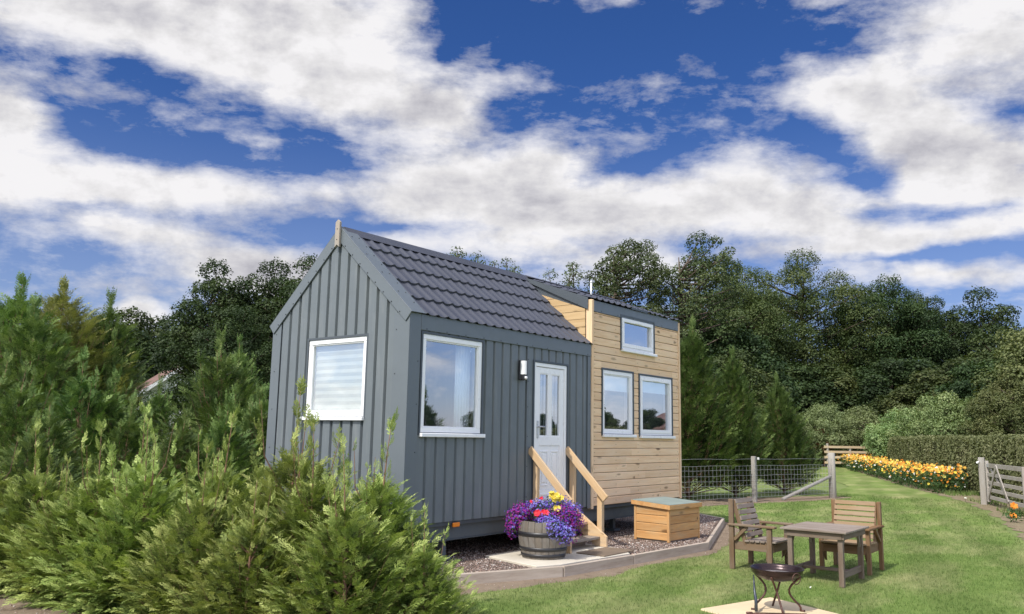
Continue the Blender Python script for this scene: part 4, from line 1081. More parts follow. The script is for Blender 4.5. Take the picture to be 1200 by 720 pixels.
s = MB(); s.add([(1500 * math.cos(2 * PI * k / 48), 1500 * math.sin(2 * PI * k / 48), -.016) for k in range(48)], [tuple(range(48))]); g_ = s.build('ground', M['field'], None, fixn=False); g_['kind'] = 'structure'
rough_poly('soil', [(-7.5, -2.9), (-1.6, -2.15), (1.5, -1.95), (4.9, -2.05), (8.6, -1.1), (10.6, .9), (11.2, 2.9), (8, 5.0), (3, 9), (0, 18), (-8, 18)], -.010, M['soil'], .08, .15, 3)
rough_poly('soil', [(8.5, 4.2), (8.4, 3.0), (12.0, 2.15), (14.6, 1.35), (17.6, .45), (18.7, .3), (18.7, 1.1), (15.5, 2.6), (12, 3.6)], -.009, M['soil'], .12, .15, 4)
rough_poly('soil', [(6.5, -6.3), (9.1, -5.1), (12.5, -4.3), (15.7, -3.55), (19.6, -2.42), (22.0, -1.3), (24.1, -.35), (29.4, 1.9), (41, 6.5), (52, 10.4), (54, 8), (36, 1.2), (24, -3.6), (17, -6.2), (8, -8.5)], -.009, M['soil2'], .16, .2, 5)
lawn_pts = [(-1.9, -2.55), (-.5, -1.05), (1.0, -1.36), (1.9, -1.56), (3.2, -1.50), (4.7, -1.63), (6.3, -1.16), (7.8, -.75), (9.3, .35), (9.9, 1.6), (10.6, 2.45), (12.0, 2.05), (14.6, 1.30), (16.7, .62), (18.3, .36), (18.9, .5), (19.2, 1.3), (24.5, 2.2),
            (34, 6.3), (51, 11.6), (52, 10.3), (41, 6.6), (29.4, 2.05), (24.1, -.2), (22, -1.15), (19.6, -2.28), (15.7, -3.42), (12.5, -4.18), (9.1, -4.98), (6.5, -6.15), (3, -8.5), (-4, -12), (-12, -12), (-12, -4.5), (-6, -3.6)]
_, lawn_out = rough_poly('lawn', lawn_pts, -.003, M['lawn'], .06, .14, 6)
def inside(P, poly):
    poly = np.array(poly)[:, :2]; x, y = P[:, 0], P[:, 1]; c = np.zeros(len(P), bool); j = len(poly) - 1
    for i in range(len(poly)):
        xi, yi = poly[i]; xj, yj = poly[j]; m_ = ((yi > y) != (yj > y)) & (x < (xj - xi) * (y - yi) / (yj - yi + 1e-12) + xi); c ^= m_; j = i
    return c
rng = np.random.default_rng(42)
def blades(P, hgt, wd, nb, rng):
    n = len(P) ; P = np.repeat(P, nb, 0) + np.concatenate([rng.normal(size=(n * nb, 2)) * .012, np.zeros((n * nb, 1))], 1)
    n *= nb; a = rng.uniform(0, 2 * PI, n); lean = rng.uniform(.1, .8, n); h_ = hgt * rng.uniform(.5, 1.25, n); d = np.stack([np.cos(a), np.sin(a), np.zeros(n)], 1); e = np.stack([-np.sin(a), np.cos(a), np.zeros(n)], 1)
    base = P; tip = P + d * (h_ * lean)[:, None]; tip[:, 2] += h_; w_ = wd * rng.uniform(.6, 1.2, n)[:, None]
    V = np.stack([base - e * w_, base + e * w_, tip], 1).reshape(-1, 3); return V, np.arange(len(V)).reshape(-1, 3)
M['blade'] = groundmat('grass_blades', [(.138, .218, .056), (.18, .262, .075), (.345, .36, .175)], blade=True)
def in_view(P, lo=-35, hi=35):
    az = np.degrees(np.arctan2(P[:, 0] - CAM.x, P[:, 1] - CAM.y)); return (az > 51.7 + lo) & (az < 51.7 + hi)
slab_poly = [(.86, -3.20), (1.90, -3.49), (1.52, -4.36), (.45, -4.1)]
Vs = []
for (x0, x1, y0, y1, dens, hg, wd) in ((-3, 9.5, -8, 2.7, 950, .030, .0026), (9.5, 20, -5.2, 3, 170, .035, .0055)):
    n = int((x1 - x0) * (y1 - y0) * dens); P = np.stack([rng.uniform(x0, x1, n), rng.uniform(y0, y1, n), np.full(n, -.004)], 1)
    P = P[in_view(P)]; d_ = np.hypot(P[:, 0] - CAM.x, P[:, 1] - CAM.y); P = P[d_ > 5.5]
    P = P[inside(P, lawn_out) & ~inside(P, slab_poly)]; V, Fq = blades(P, hg, wd, 3, rng); Vs.append(V)
V = np.concatenate(Vs); o_ = obj('grass', npmesh('grass', V, np.arange(len(V)).reshape(-1, 3), M['blade'])); tag(o_, 'short mown green grass of the lawn', 'grass', kind='stuff')
# longer weeds and grass in the flower border strip and under the gate
P = np.stack([rng.uniform(9, 30, 24000), rng.uniform(-7, 3, 24000), np.full(24000, -.008)], 1)
strip = [(9.5, -5.6), (15.7, -3.8), (19.6, -2.6), (24.1, -.6), (30, 1.6), (32, .4), (24, -3.4), (18, -5.6), (11, -7.6)]
P = P[inside(P, strip)]; pn = np.sin(P[:, 0] * 1.7) + np.sin(P[:, 1] * 2.3 + P[:, 0]) + rng.normal(size=len(P)) * .6; P = P[pn > .15]
V, Fq = blades(P, .14, .008, 3, rng); o_ = obj('weeds', npmesh('weeds', V, Fq, M['blade'])); tag(o_, 'ragged weeds and grass along the bare border under the gate', 'weeds', kind='stuff')

# ---- gravel pad, edging timbers, slabs
E_ = [(-1.45, .06), (1.50, -1.155), (2.92, -1.275), (4.90, -1.40), (8.55, -.04), (9.05, .70), (8.1, 3.4)]
m, nt, out = new_mat('brown_gravel'); h = N(nt); t = h.node('ShaderNodeTexCoord').outputs['Object']
v = h.node('ShaderNodeTexVoronoi'); v.inputs['Scale'].default_value = 62; h.put(v.inputs['Vector'], t)
sp = h.node('ShaderNodeSeparateColor'); nt.links.new(v.outputs['Color'], sp.inputs[0])
c = h.ramp(sp.outputs[0], [(0, (.20, .14, .11)), (.35, (.34, .235, .185)), (.6, (.30, .245, .21)), (.85, (.46, .37, .31)), (1, (.64, .60, .56))])
c = h.mix(h.maprange(v.outputs['Distance'], .25, .55), c, (.07, .05, .04))
b = h.bump(h.math('SUBTRACT', 1.0, v.outputs['Distance']), 1.0, .012)
nt.links.new(h.principled(c, .9, normal=b, spec=.2), out.inputs[0]); M['gravel'] = m
s = MB(); pad = [(x, y + .0) for x, y in E_] + [(-1.45, 3.4)]
s.prism([(x, y) for x, y in pad], 2, -.04, .095); o_ = s.build('gravel_pad', M['gravel'], None); o_['kind'] = 'structure'
for i in range(len(E_) - 1):
    a = Vector((*E_[i], 0)); b_ = Vector((*E_[i + 1], 0)); d = (b_ - a).normalized(); nn_ = Vector((d.y, -d.x, 0))
    s = MB(); a2 = a + nn_ * .002; b2 = b_ + nn_ * .002
    a2 = a2 + d * (.004 if i else 0); b2 = b2 - d * .004
    L = (b2 - a2).length; pieces = max(1, round(L / 2.4))
    mid = (a2 + b2) / 2
    e_ = empty('edging_timber', (mid.x, mid.y, 0), ['grey edging sleeper running from behind the near bushes towards the barrel', 'grey edging sleeper in front of the concrete slab and steps', 'grey edging sleeper in front of the gravel left of the storage box',
        'long grey edging sleeper curving away past the right side of the storage box', 'short grey edging sleeper at the far right corner of the gravel', 'grey edging sleeper closing the far end of the gravel behind the storage box'][i], 'edging board')
    for k in range(pieces):
        p = a2 + d * (L * k / pieces + (.002 if k else 0)); q = a2 + d * (L * (k + 1) / pieces - .002)
        s = MB(); s.beam((p.x, p.y, .035), (q.x, q.y, .035), .052, .15); o_ = s.build('board', M['edge_wood'], None, bevel=.005); o_.parent = e_; o_.location = -e_.location
    
s = MB(); s.prism([(1.45, -.02), (1.22, -.98), (1.56, -1.105), (2.30, -1.165), (2.30, -.02)], 2, .05, .121); o_ = s.build('paving', M['concrete'], None, bevel=.006); o_['kind'] = 'structure'
s = MB(); s.prism([(2.306, -.02), (2.306, -1.166), (2.95, -1.225), (3.18, -.98), (3.34, -.66), (3.34, -.02)], 2, .05, .121); o_ = s.build('paving', M['concrete'], None, bevel=.006); o_['kind'] = 'structure'
s = MB(); s.prism(slab_poly, 2, -.03, .012); o_ = s.build('fire_pit_paving', M['sandstone'], None, bevel=.008); o_['kind'] = 'structure'
# loose pebbles on the gravel
def rocks(P, S, rng):
    n = len(P); base = np.array([(1, 0, 0), (-1, 0, 0), (0, 1, 0), (0, -1, 0), (0, 0, .7), (0, 0, -.7)], float); Fb = np.array([(0, 2, 4), (2, 1, 4), (1, 3, 4), (3, 0, 4), (2, 0, 5), (1, 2, 5), (3, 1, 5), (0, 3, 5)])
    a = rng.uniform(0, 2 * PI, n); ca, sa = np.cos(a), np.sin(a); sc_ = rng.uniform(.55, 1.2, (n, 1, 3)) * S[:, None, None]
    B = base[None] * sc_; x = B[..., 0] * ca[:, None] - B[..., 1] * sa[:, None]; y = B[..., 0] * sa[:, None] + B[..., 1] * ca[:, None]; tz = B[..., 2] + x * rng.uniform(-.4, .4, n)[:, None]
    V = np.stack([x, y, tz], -1) + P[:, None]; Fq = (Fb[None] + (np.arange(n) * 6)[:, None, None]).reshape(-1, 3); return V.reshape(-1, 3), Fq
m, nt, out = new_mat('pebbles'); h = N(nt); geo = h.node('ShaderNodeNewGeometry')
c = h.ramp(geo.outputs['Random Per Island'], [(0, (.19, .13, .10)), (.3, (.36, .24, .19)), (.55, (.32, .26, .23)), (.8, (.46, .37, .31)), (.93, (.56, .50, .46)), (1, (.75, .73, .69))])
nt.links.new(h.principled(c, .85, spec=.25), out.inputs[0]); M['pebble'] = m
n = 42000; P = np.stack([rng.uniform(-1, 9, n), rng.uniform(-1.5, 3.2, n), np.full(n, .098)], 1)
inner = [(x * .995 + .0, y + .06) for x, y in pad]; P = P[inside(P, inner)]
sl1 = [(1.42, 0), (1.19, -1.0), (1.56, -1.14), (2.97, -1.26), (3.2, -.98), (3.37, -.66), (3.37, 0)]; P = P[~inside(P, sl1)]; P = P[(P[:, 1] < 2.4)]
V, Fq = rocks(P, rng.uniform(.006, .013, len(P)), rng); o_ = obj('gravel_stones', npmesh('gravel_stones', V, Fq, M['pebble'])); tag(o_, 'brown and pink gravel stones spread round and under the house', 'gravel', kind='stuff')
n = 9000; P = np.stack([rng.uniform(-4, 11, n), rng.uniform(-3, 3, n), np.full(n, -.006)], 1)
band = [(-3.9, -2.3), (-.5, -1.5), (1.9, -1.85), (4.7, -1.85), (7.8, -.85), (9.9, 1.0), (10.3, 2.6), (9.3, 2.6), (8.7, -.15), (4.9, -1.5), (1.5, -1.26), (-1.5, -.05), (-4, 3)]
P = P[inside(P, band)]; V, Fq = rocks(P, rng.uniform(.004, .011, len(P)), rng); o_ = obj('soil_crumbs', npmesh('soil_crumbs', V, Fq, M['pebble'])); tag(o_, 'crumbs of soil and small stones on the bare strip beside the edging', 'soil crumbs', kind='stuff')

# ================================================================== PLANTS
def frond(m, rng, droop=.42, wide=.46):
    """a flat feathery spray along +x, unit length: alternate side twigs, each with scale-leaf branchlets"""
    Q = []
    def dia(p, d, l, w_):
        e = np.array([-d[1], d[0], 0]); e /= np.linalg.norm(e) + 1e-9; p = np.array(p, float)
        Q.append([p, p + d * l * .45 + e * w_, p + d * l, p + d * l * .45 - e * w_])
    for i in range(m):
        t = .06 + .88 * i / m; l = wide * (1 - t) ** .7 * (.7 + .5 * rng.random()) * min(1, .45 + t * 3)
        for sg in (-1, 1):
            an = math.radians(rng.uniform(30, 50)) * sg; d = np.array([math.cos(an), math.sin(an), rng.uniform(-.12, .15)]); o = np.array((t + rng.uniform(-.02, .02), 0, 0)); dia(o, d, l, l * .085 + .010)
            for f, q in ((.30, -.55), (.55, .5), (.75, -.45)):
                if l * (1 - f) > .05:
                    an2 = an + sg * q; dia(o + d * l * f, np.array([math.cos(an2), math.sin(an2), rng.uniform(-.1, .1)]), l * (1 - f) * .75 + .02, .017)
    dia((.0, 0, 0), np.array([1., 0, 0]), 1.0, .012); dia((.8, 0, 0), np.array([1., 0, 0]), .26, .02)
    A = np.array(Q); A[..., 2] += .12 * A[..., 0] - droop * A[..., 0] ** 2.2
    return A
def place_fronds(T, P, Dv, Nv, Ls):
    Dv = norm_(Dv); Nv = norm_(Nv - Dv * (Dv * Nv).sum(1)[:, None]); B = np.cross(Nv, Dv)
    X = T.reshape(-1, 3); V = P[:, None] + Ls[:, None, None] * (X[None, :, 0, None] * Dv[:, None] + X[None, :, 1, None] * B[:, None] + X[None, :, 2, None] * Nv[:, None])
    return V.reshape(-1, 3)
def conifer_meshes(name, seed, H, R, nst, npf, Lf, leaflets, mat, skirt=.02, lead=.2, round_=.8, barkmat=None):
    """feathery cypress: many ascending side stems, each ending in a plume of flat sprays"""
    rng = np.random.default_rng(seed); Ts = [frond(leaflets, rng) for _ in range(4)]; Ps, Ds, Ns, Ls, Tn = [], [], [], [], []; tb = MB()
    lean = rng.normal(size=2) * .03 * H
    tr = lambda z: np.array([lean[0] * (z / H) ** 2, lean[1] * (z / H) ** 2, z])
    tb.tube([tr(H * t) for t in (0, .15, .35, .6, .85, 1.0)], [.030 * H * .5, .024 * H * .5, .018 * H * .5, .011 * H * .5, .005 * H * .5, .002 * H * .5], 7)
    rp = rng.uniform(.7, 1.2, 7)
    for k in range(nst):
        u = (k + rng.random()) / nst; az = k * 2.399 + rng.normal() * .35
        zt = skirt + (1 - skirt - lead * .8) * u; zq = min(1, zt / (1 - lead * .8))  # height where the plume ends
        prof_ = (.72 + .28 * min(1, zt * 3.2)) * max(.0, 1 - zq ** (1.0 + 1.6 * round_)) ** .75 + .03
        Rk = R * prof_ * rng.uniform(.55, 1.12) * (.55 + .45 * rp[int((az % (2 * PI)) / (2 * PI) * 7) % 7])
        out_ = np.array([math.cos(az), math.sin(az), 0.]); rise = (.30 + .55 * zt + .25 * rng.random()) * Rk + .05 * H * rng.random()
        end = tr(zt * H) + out_ * Rk; start = tr(max(.02 * H, zt * H - rise * 1.5)); mid = (start + end) / 2 + out_ * Rk * .12 - np.array([0, 0, rise * .22])
        if k % 2 == 0: tb.tube([start, mid, end], [.0045 * H * .5, .003 * H * .5, .001 * H * .5], 4, False)
        L = np.linalg.norm(end - start); n = max(4, int(npf * (.4 + .6 * Rk / R)))
        tipd = norm_((end - mid)[None])[0]; side = np.cross(tipd, [0, 0, 1.]); side /= np.linalg.norm(side) + 1e-9; upn = np.cross(side, tipd)
        tp_ = rng.normal() * .16
        for j in range(n):
            t = .30 + .70 * ((j + rng.random()) / n) ** .8; p = start * (1 - t) ** 2 + 2 * mid * t * (1 - t) + end * t * t
            d = norm_((2 * (1 - t) * (mid - start) + 2 * t * (end - mid))[None])[0]; sg = 1 if j % 2 else -1; a_ = rng.uniform(.15, 1.0) * (1.0 if t < .85 else .45)
            ph = rng.uniform(-.6, .6)
            dd = d * math.cos(a_) + (side * sg * math.cos(ph) + upn * math.sin(ph)) * math.sin(a_) + out_ * .12
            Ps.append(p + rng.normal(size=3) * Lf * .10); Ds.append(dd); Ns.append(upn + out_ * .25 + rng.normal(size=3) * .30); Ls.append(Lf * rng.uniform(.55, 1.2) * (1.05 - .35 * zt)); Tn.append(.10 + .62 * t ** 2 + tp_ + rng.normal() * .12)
    tips = [(np.zeros(3), 1.0)] + [(np.array([math.cos(q), math.sin(q), 0]) * R * rng.uniform(.2, .45), rng.uniform(.72, .93)) for q in rng.uniform(0, 2 * PI, 3)]
    for k in range(70):  # thin leaders
        o_, f_ = tips[0 if k < 32 else 1 + k % 3]
        z = H * f_ * (1.0 - lead * rng.random() ** 1.1); az = rng.uniform(0, 2 * PI); Ps.append(tr(z) + o_); Ds.append(np.array([math.cos(az) * .75, math.sin(az) * .75, 1.0])); Ns.append(np.array([math.cos(az), math.sin(az), .1])); Ls.append(Lf * rng.uniform(.3, .95)); Tn.append(.58 + .12 * rng.normal())
    for o_, f_ in tips[1:]: tb.tube([tr(H * f_ * .5), tr(H * f_ * .75) + o_ * .8, tr(H * f_) + o_], [.004 * H, .003 * H, .001 * H], 4, False)
    Ps, Ds, Ns, Ls, Tn = map(np.array, (Ps, Ds, Ns, Ls, Tn)); Vs = []; ts_ = []; ch = rng.integers(0, 4, len(Ps))
    for i in range(4):
        s_ = ch == i; Vs.append(place_fronds(Ts[i], Ps[s_], Ds[s_], Ns[s_], Ls[s_])); ts_.append(np.repeat(Tn[s_], len(Ts[i])))
    V = np.concatenate(Vs); crown = npmesh(name, V, np.arange(len(V)).reshape(-1, 4), mat, tone=np.concatenate(ts_))
    o_ = tb.build('trunk', barkmat or M['redbark'], None, fixn=False); tm = o_.data; bpy.data.objects.remove(o_)
    return crown, tm
def plant(name, meshes, loc, rz, sc, label, cat, group=None, sz=None):
    e_ = empty(name, loc, label, cat, group, rz); e_.scale = (sc, sc, sz if sz else sc)
    c_ = obj('crown', meshes[0], e_); t_ = obj('trunk', meshes[1], e_); return e_
near = [conifer_meshes('crown', 20 + i, 1.9, .88, 260, 17, .20, 6, M['conifer_near'], lead=.42, round_=(.5, .9, .7, 1.0)[i]) for i in range(4)]
mid_ = [conifer_meshes('crown', 40 + i, 3.0, 1.25, 330, 13, .32, 5, M['conifer_mid'], lead=.2, round_=.6) for i in range(3)]
tall = [conifer_meshes('crown', 60 + i, 5.6, 1.9, 480, 16, .46, 5, M['conifer_mid'], lead=.12, round_=(.9, .6)[i]) for i in range(2)]
gold = conifer_meshes('crown', 71, 5.7, 2.0, 520, 16, .46, 5, M['conifer_gold'], lead=.08, round_=1.2)
fenc = [conifer_meshes('crown', 80 + i, 3.6, 1.35, 420, 15, .34, 5, M['conifer_fence'], skirt=.19, lead=.10, round_=.40) for i in range(2)]
G1 = 'young conifers planted in a row before the gable wall'
NR = [(-1.68, -1.40, 1.62, 0, 'young bright green conifer nearest the edging sleeper, its thin leader beside the large front window'), (-1.86, -.42, 1.90, 1, 'young conifer right under the gable window with a tall thin leader against its left edge'),
      (-2.30, -1.75, 1.40, 2, 'low bushy conifer at the bottom of the picture, left of the one nearest the edging'), (-2.05, -1.0, 1.60, 3, 'bushy conifer with a wispy double tip below the right corner of the gable window'),
      (-2.05, .45, 1.66, 0, 'conifer in front of the left corner of the gable wall'), (-2.66, -.25, 1.38, 1, 'low spreading conifer in the front rank, left of the gable window'),
      (-2.60, .80, 1.56, 2, 'bright conifer with a leaning leader, second clump left of the house'), (-2.70, 1.50, 1.52, 3, 'rounded conifer in the middle of the left hand thicket'),
      (-2.85, 2.55, 1.50, 0, 'conifer with spiky new growth standing over the bare soil patch'), (-3.05, 3.35, 1.52, 1, 'conifer at the left edge of the picture above the bare soil'),
      (-2.70, -1.05, 1.20, 3, 'lowest conifer along the bottom edge of the picture, left of centre'), (-1.80, -2.10, .95, 2, 'small conifer overhanging the corner of the lawn at the bottom'),
      (-2.72, .80, 1.12, 0, 'short dense conifer bordering the soil at the bottom left'), (-2.15, 1.75, 1.70, 1, 'conifer behind the front rank, in the gap left of the gable wall'), (-2.80, 1.95, 1.2, 2, 'short conifer whose skirt hangs over the bottom left soil')]
random.seed(21)
for (x, y, hgt, k, lb) in NR: plant('young_conifer', near[k], (x, y, -.02), random.uniform(0, 6.28), hgt / 1.9 * 1.06, lb, 'conifer', G1, hgt / 1.9 * 1.08)
for (x, y, hgt) in ((-1.62, -1.42, .62), (-1.75, -.75, .5)): pass
G2 = 'conifers in the thicket left of the house'
MR = [(.27, 8.71, 2.87, 'mid green conifer with a pointed top below the yellowish tree'), (-1.42, 7.25, 2.53, 'conifer at the far left edge below the tallest left tree'), (.81, 8.46, 2.45, 'conifer just left of the glimpse of the white gabled house'),
      (3.75, 9.55, 3.7, 'tall conifer with a bare stem showing, right of the white gabled house'), (2.16, 6.54, 2.35, 'dense conifer between the stemmed one and the grey house corner'), (1.06, 4.26, 2.28, 'light green conifer touching the left corner of the house wall'),
      (.03, 3.75, 2.03, 'wispy pale conifer a step left of the house corner'), (-.37, 5.69, 2.0, 'low conifer in shade under the white gabled house'), (-1.7, 5.21, 1.97, 'conifer between the front rank and the left edge trees'),
      (-.47, 4.05, 1.85, 'pale tipped conifer in the centre of the thicket'), (-.28, 11.09, 2.9, 'conifer behind the left edge clump with brown inner twigs'), (3.6, 7.6, 2.5, 'dark conifer close behind the left side of the house'), (1.6, 10.4, 2.7, 'conifer in the second rank under the yellowish tree'), (3.6, 5.4, 2.6, 'conifer tucked behind the rear corner of the house'), (-2.3, 4.2, 1.75, 'conifer with tufted tips at mid left')]
for i, (x, y, hgt, lb) in enumerate(MR): plant('conifer', mid_[i % 3], (x, y, -.02), random.uniform(0, 6.28), hgt / 3.0 * 1.02, lb, 'conifer', G2, hgt / 3.0)
G3 = 'tall conifers on the left skyline'
plant('conifer', tall[0], (1.39, 15.8, 0), 1.0, 1.12, 'tall conifer cut by the left edge of the picture, the leftmost on the skyline', 'conifer', G3, .93)
plant('conifer', mid_[1], (5.2, 15.2, 0), 2.0, .8, 'small conifer just below the white gabled house', 'conifer', G2, .98)
plant('conifer', mid_[2], (6.4, 14.1, 0), 4.0, .8, 'small conifer hiding the right half of the white gabled house', 'conifer', G2, .98)
plant('conifer', gold, (3.34, 17.19, 0), 2.0, 1.15, 'yellowish green tall conifer, second from the left on the skyline', 'conifer', G3, .97)
plant('conifer', tall[1], (4.76, 17.65, 0), 3.0, .98, 'tall green conifer with drooping tips right of the yellowish one', 'conifer', G3, .97)
plant('conifer', tall[1], (4.25, 16.2, 0), 4.0, .55, 'shorter dark conifer under the gap of sky left of the sycamores', 'conifer', G3, .74)
plant('conifer', tall[0], (.95, 12.76, 0), 5.0, .82, 'conifer standing before the leftmost skyline tree', 'conifer', G3, .76)
plant('conifer', tall[0], (6.3, 12.9, 0), 2.5, .55, 'conifer between the sparse pale tree and the house gable', 'conifer', G3, .72)
G4 = 'conifers behind the wire fence'
plant('conifer', fenc[0], (14.1, 3.4, 0), .5, 1.12, 'tallest conifer behind the wire fence, against the timber corner of the house', 'conifer', G4, 1.30)
plant('conifer', fenc[1], (15.95, 2.85, 0), 1.5, .86, 'middle conifer behind the wire fence, its bare trunk foot showing left of the square post', 'conifer', G4, 1.13)
plant('conifer', fenc[0], (18.7, 2.45, 0), 3.5, .84, 'right-hand shorter conifer behind the fence brace pole', 'conifer', G4, .97)
plant('conifer', fenc[1], (10.0, 4.5, 0), 4.5, .95, 'conifer at the fence mostly hidden by the timber end of the house', 'conifer', G4, .98)
plant('conifer', fenc[0], (11.6, 4.6, 0), 2.2, .95, 'conifer close behind the timber corner of the house, left of the tallest one', 'conifer', G4, 1.15)
plant('conifer', mid_[0], (10.5, -9.9, 0), 0.3, 1.0, 'conifer seen only mirrored in the large window left of the door', 'conifer', None, .92)

# ---- broadleaved trees
def broadleaf(seed, H, R, z0, ncl, nleaf, lf, mat, bark=None, rc=(.16, .27), flat=.88, sparse=0.0, limb=True, shape=1.0, wind=0.0, asp=.7):
    rng = np.random.default_rng(seed); zc = (z0 + H) / 2; hz = (H - z0) / 2; C_ = []; tries = 0; lob = rng.uniform(.72, 1.12, (6,)); TT = []
    while len(C_) < ncl and tries < 20000:
        tries += 1; d = rng.normal(size=3); d /= np.linalg.norm(d); r_ = rng.uniform(.30, 1.0) ** .45
        az = math.atan2(d[1], d[0]) % (2 * PI); f = lob[int(az / (2 * PI) * 6) % 6]
        zz = d[2] * r_; wdt = 1.0 if zz < 0 else (1 - shape * .25 * zz)
        p = np.array([d[0] * r_ * R * f * wdt, d[1] * r_ * R * f * wdt, zc + zz * hz]); rad = R * rng.uniform(*rc)
        if all(np.linalg.norm((p - q[0]) / np.array([1, 1, .8])) > .62 * (rad + q[1]) * (1 + sparse) for q in C_): C_.append((p, rad))
        elif tries > 9000: C_.append((p, rad * .8))
    P, Nn, Sz = [], [], []
    for p, rad in C_:
        n = int(nleaf * (rad / (R * rc[1])) ** 2); d = norm_(rng.normal(size=(n, 3))); d[:, 2] = np.where(rng.random(n) < .6, d[:, 2], np.abs(d[:, 2]))
        rr = rad * rng.uniform(.35, 1.0, n) ** .5 * (1 + .22 * np.sin(d[:, 0] * 6 + p[0]) * np.sin(d[:, 1] * 6 + p[2]))
        q = p + d * rr[:, None] * np.array([1.12, 1.12, flat]); q[:, 0] += wind * (q[:, 2] - z0) * .0; P.append(q); Nn.append(norm_(d * .6 + np.array([0, 0, .45]) + rng.normal(size=(n, 3)) * .38)); TT.append(np.clip(.5 + rng.normal() * .16 + rng.normal(size=n) * .12, 0, 1))
    P = np.concatenate(P); Nn = np.concatenate(Nn)
    if wind: P[:, 0] += wind * np.clip(P[:, 2] - z0, 0, None) ** 1.3 / H
    V, Fq = leaves(rng, P, Nn, lf * rng.uniform(.65, 1.25, len(P)), lf * asp * rng.uniform(.65, 1.25, len(P)))
    crown = npmesh('crown', V, Fq, mat, tone=np.concatenate(TT)); tb = MB(); random.seed(seed)
    r0 = max(.03, H * .017); tb.tube([(0, 0, -.1), (.02 * H * .3, 0, H * .18), (0, .01 * H, H * .42), (.01 * H, 0, H * .66), (0, 0, H * .88)], [r0 * 1.25, r0, r0 * .75, r0 * .45, r0 * .12], 9)
    for p, rad in C_:
        zb = max(H * .12, min(p[2] - .25 * math.hypot(p[0], p[1]) - .3, H * .8)); a = Vector((0, 0, zb)); b_ = Vector(p); w2 = wind * max(0, p[2] - z0) ** 1.3 / H if wind else 0; b_.x += w2
        mm = a.lerp(b_, .5) + Vector((random.uniform(-.1, .1) * R, random.uniform(-.1, .1) * R, -.04 * H * random.random())); rr = r0 * .36
        tb.tube([a, mm, b_, b_ + (b_ - mm).normalized() * rad * .7], [rr, rr * .6, rr * .3, rr * .08], 5, False)
    o_ = tb.build('trunk', bark or M['bark'], None, fixn=False); tm = o_.data; bpy.data.objects.remove(o_)
    return crown, tm
SY = [broadleaf(101, 16.5, 6.2, 1.2, 110, 1700, .155, M['sycamore'], rc=(.15, .25)), broadleaf(102, 14.5, 5.6, .8, 105, 1700, .155, M['sycamore2'], rc=(.15, .24)), broadleaf(103, 10.2, 3.4, .5, 85, 950, .14, M['sycamore2'], rc=(.16, .26))]
PO = [broadleaf(111, 14.8, 3.1, 2.5, 85, 620, .145, M['poplar'], M['bark'], rc=(.14, .26), sparse=.08, wind=.9), broadleaf(112, 14.0, 3.4, 2.0, 90, 580, .145, M['poplar'], M['bark'], rc=(.13, .25), sparse=.1, wind=1.2)]
TW_ = [broadleaf(121, 12.2, 3.3, 5, 60, 190, .135, M['poplar'], M['bark'], rc=(.11, .2), sparse=.25, wind=.4), broadleaf(122, 8.8, 1.7, 2.0, 44, 110, .12, M['poplar'], M['palebark'], rc=(.12, .2), sparse=.4)]
OK_ = broadleaf(131, 7.6, 3.4, .3, 85, 700, .15, M['oak'], rc=(.15, .25)); UN = broadleaf(132, 6.6, 3.1, .1, 80, 800, .165, M['sycamore2'], rc=(.18, .28)); UN2 = broadleaf(133, 6.6, 3.0, .1, 80, 800, .165, M['sycamore'], rc=(.18, .28))
LI = broadleaf(141, 3.4, 2.4, .05, 85, 620, .105, M['lilac'], rc=(.14, .24), asp=.6); LG = broadleaf(142, 3.2, 2.3, .05, 85, 620, .09, M['greyshrub'], rc=(.14, .24)); CU = broadleaf(143, 2.6, .7, .9, 20, 60, .11, M['copper'], M['redbark'], rc=(.2, .4))
def tree(ms_, loc, rz, sc, label, group, sz=None, name='broadleaf_tree', cat='tree'): return plant(name, ms_, (loc[0], loc[1], 0), rz, sc, label, cat, group, sz)
TB = 'tall trees on the skyline behind the garden'
tree(SY[0], (53.5, 18.6), .3, .92, 'dark sycamore right of the windblown trees, with a bulging left crown', TB, .92)
tree(SY[0], (60.5, 15.6), 2.2, 1.05, 'broadest sycamore in the centre of the right hand skyline', TB, 1.0)
tree(SY[1], (63.4, 10.6), 1.2, 1.02, 'rounded dark tree right of the broadest sycamore', TB, .99)
tree(SY[1], (65.9, 7.6), 4.2, .82, 'dark tree sloping down towards the right of the skyline', TB, .92)
tree(SY[2], (64.6, 3.3), .2, 1.25, 'upright dark tree standing alone near the right end of the skyline', TB, 1.27)
tree(SY[1], (58.0, 21.0), 3.3, .85, 'dark tree behind the gap between windblown trees and sycamores', TB, .93)
tree(OK_, (39.4, -3.1), .4, 1.0, 'brownish green tree cut by the right edge of the picture', TB, 1.0)
tree(OK_, (36.6, -1.6), 2.4, .55, 'small olive green tree above the clipped hedge at the right', TB, .62)
PB = 'windblown trees above the house roof'
tree(PO[0], (36.2, 19.1), 5.6, 1.0, 'windblown grey green tree above the loft roof, the left of the tall pair', PB, .985)
tree(PO[1], (39.1, 16.1), 5.8, 1.05, 'windblown tree with dark forked limbs above the timber end of the house', PB, 1.04)
tree(TW_[0], (27.6, 23.9), 1.0, .95, 'thin twiggy tree top showing above the tiled roof, leftmost of three', PB, .99)
tree(TW_[0], (31.2, 23.3), 2.6, 1.0, 'thin twiggy tree top in the middle above the tiled roof', PB, .97)
tree(TW_[0], (34.3, 21.5), 4.4, 1.05, 'thin twiggy tree top just left of the tall windblown pair', PB, .98)
tree(SY[1], (33.5, 24.8), 4.4, .42, 'low leafy tree top peeping over the ridge of the tiled roof', PB, .80)
UB = 'low dark trees filling the background'
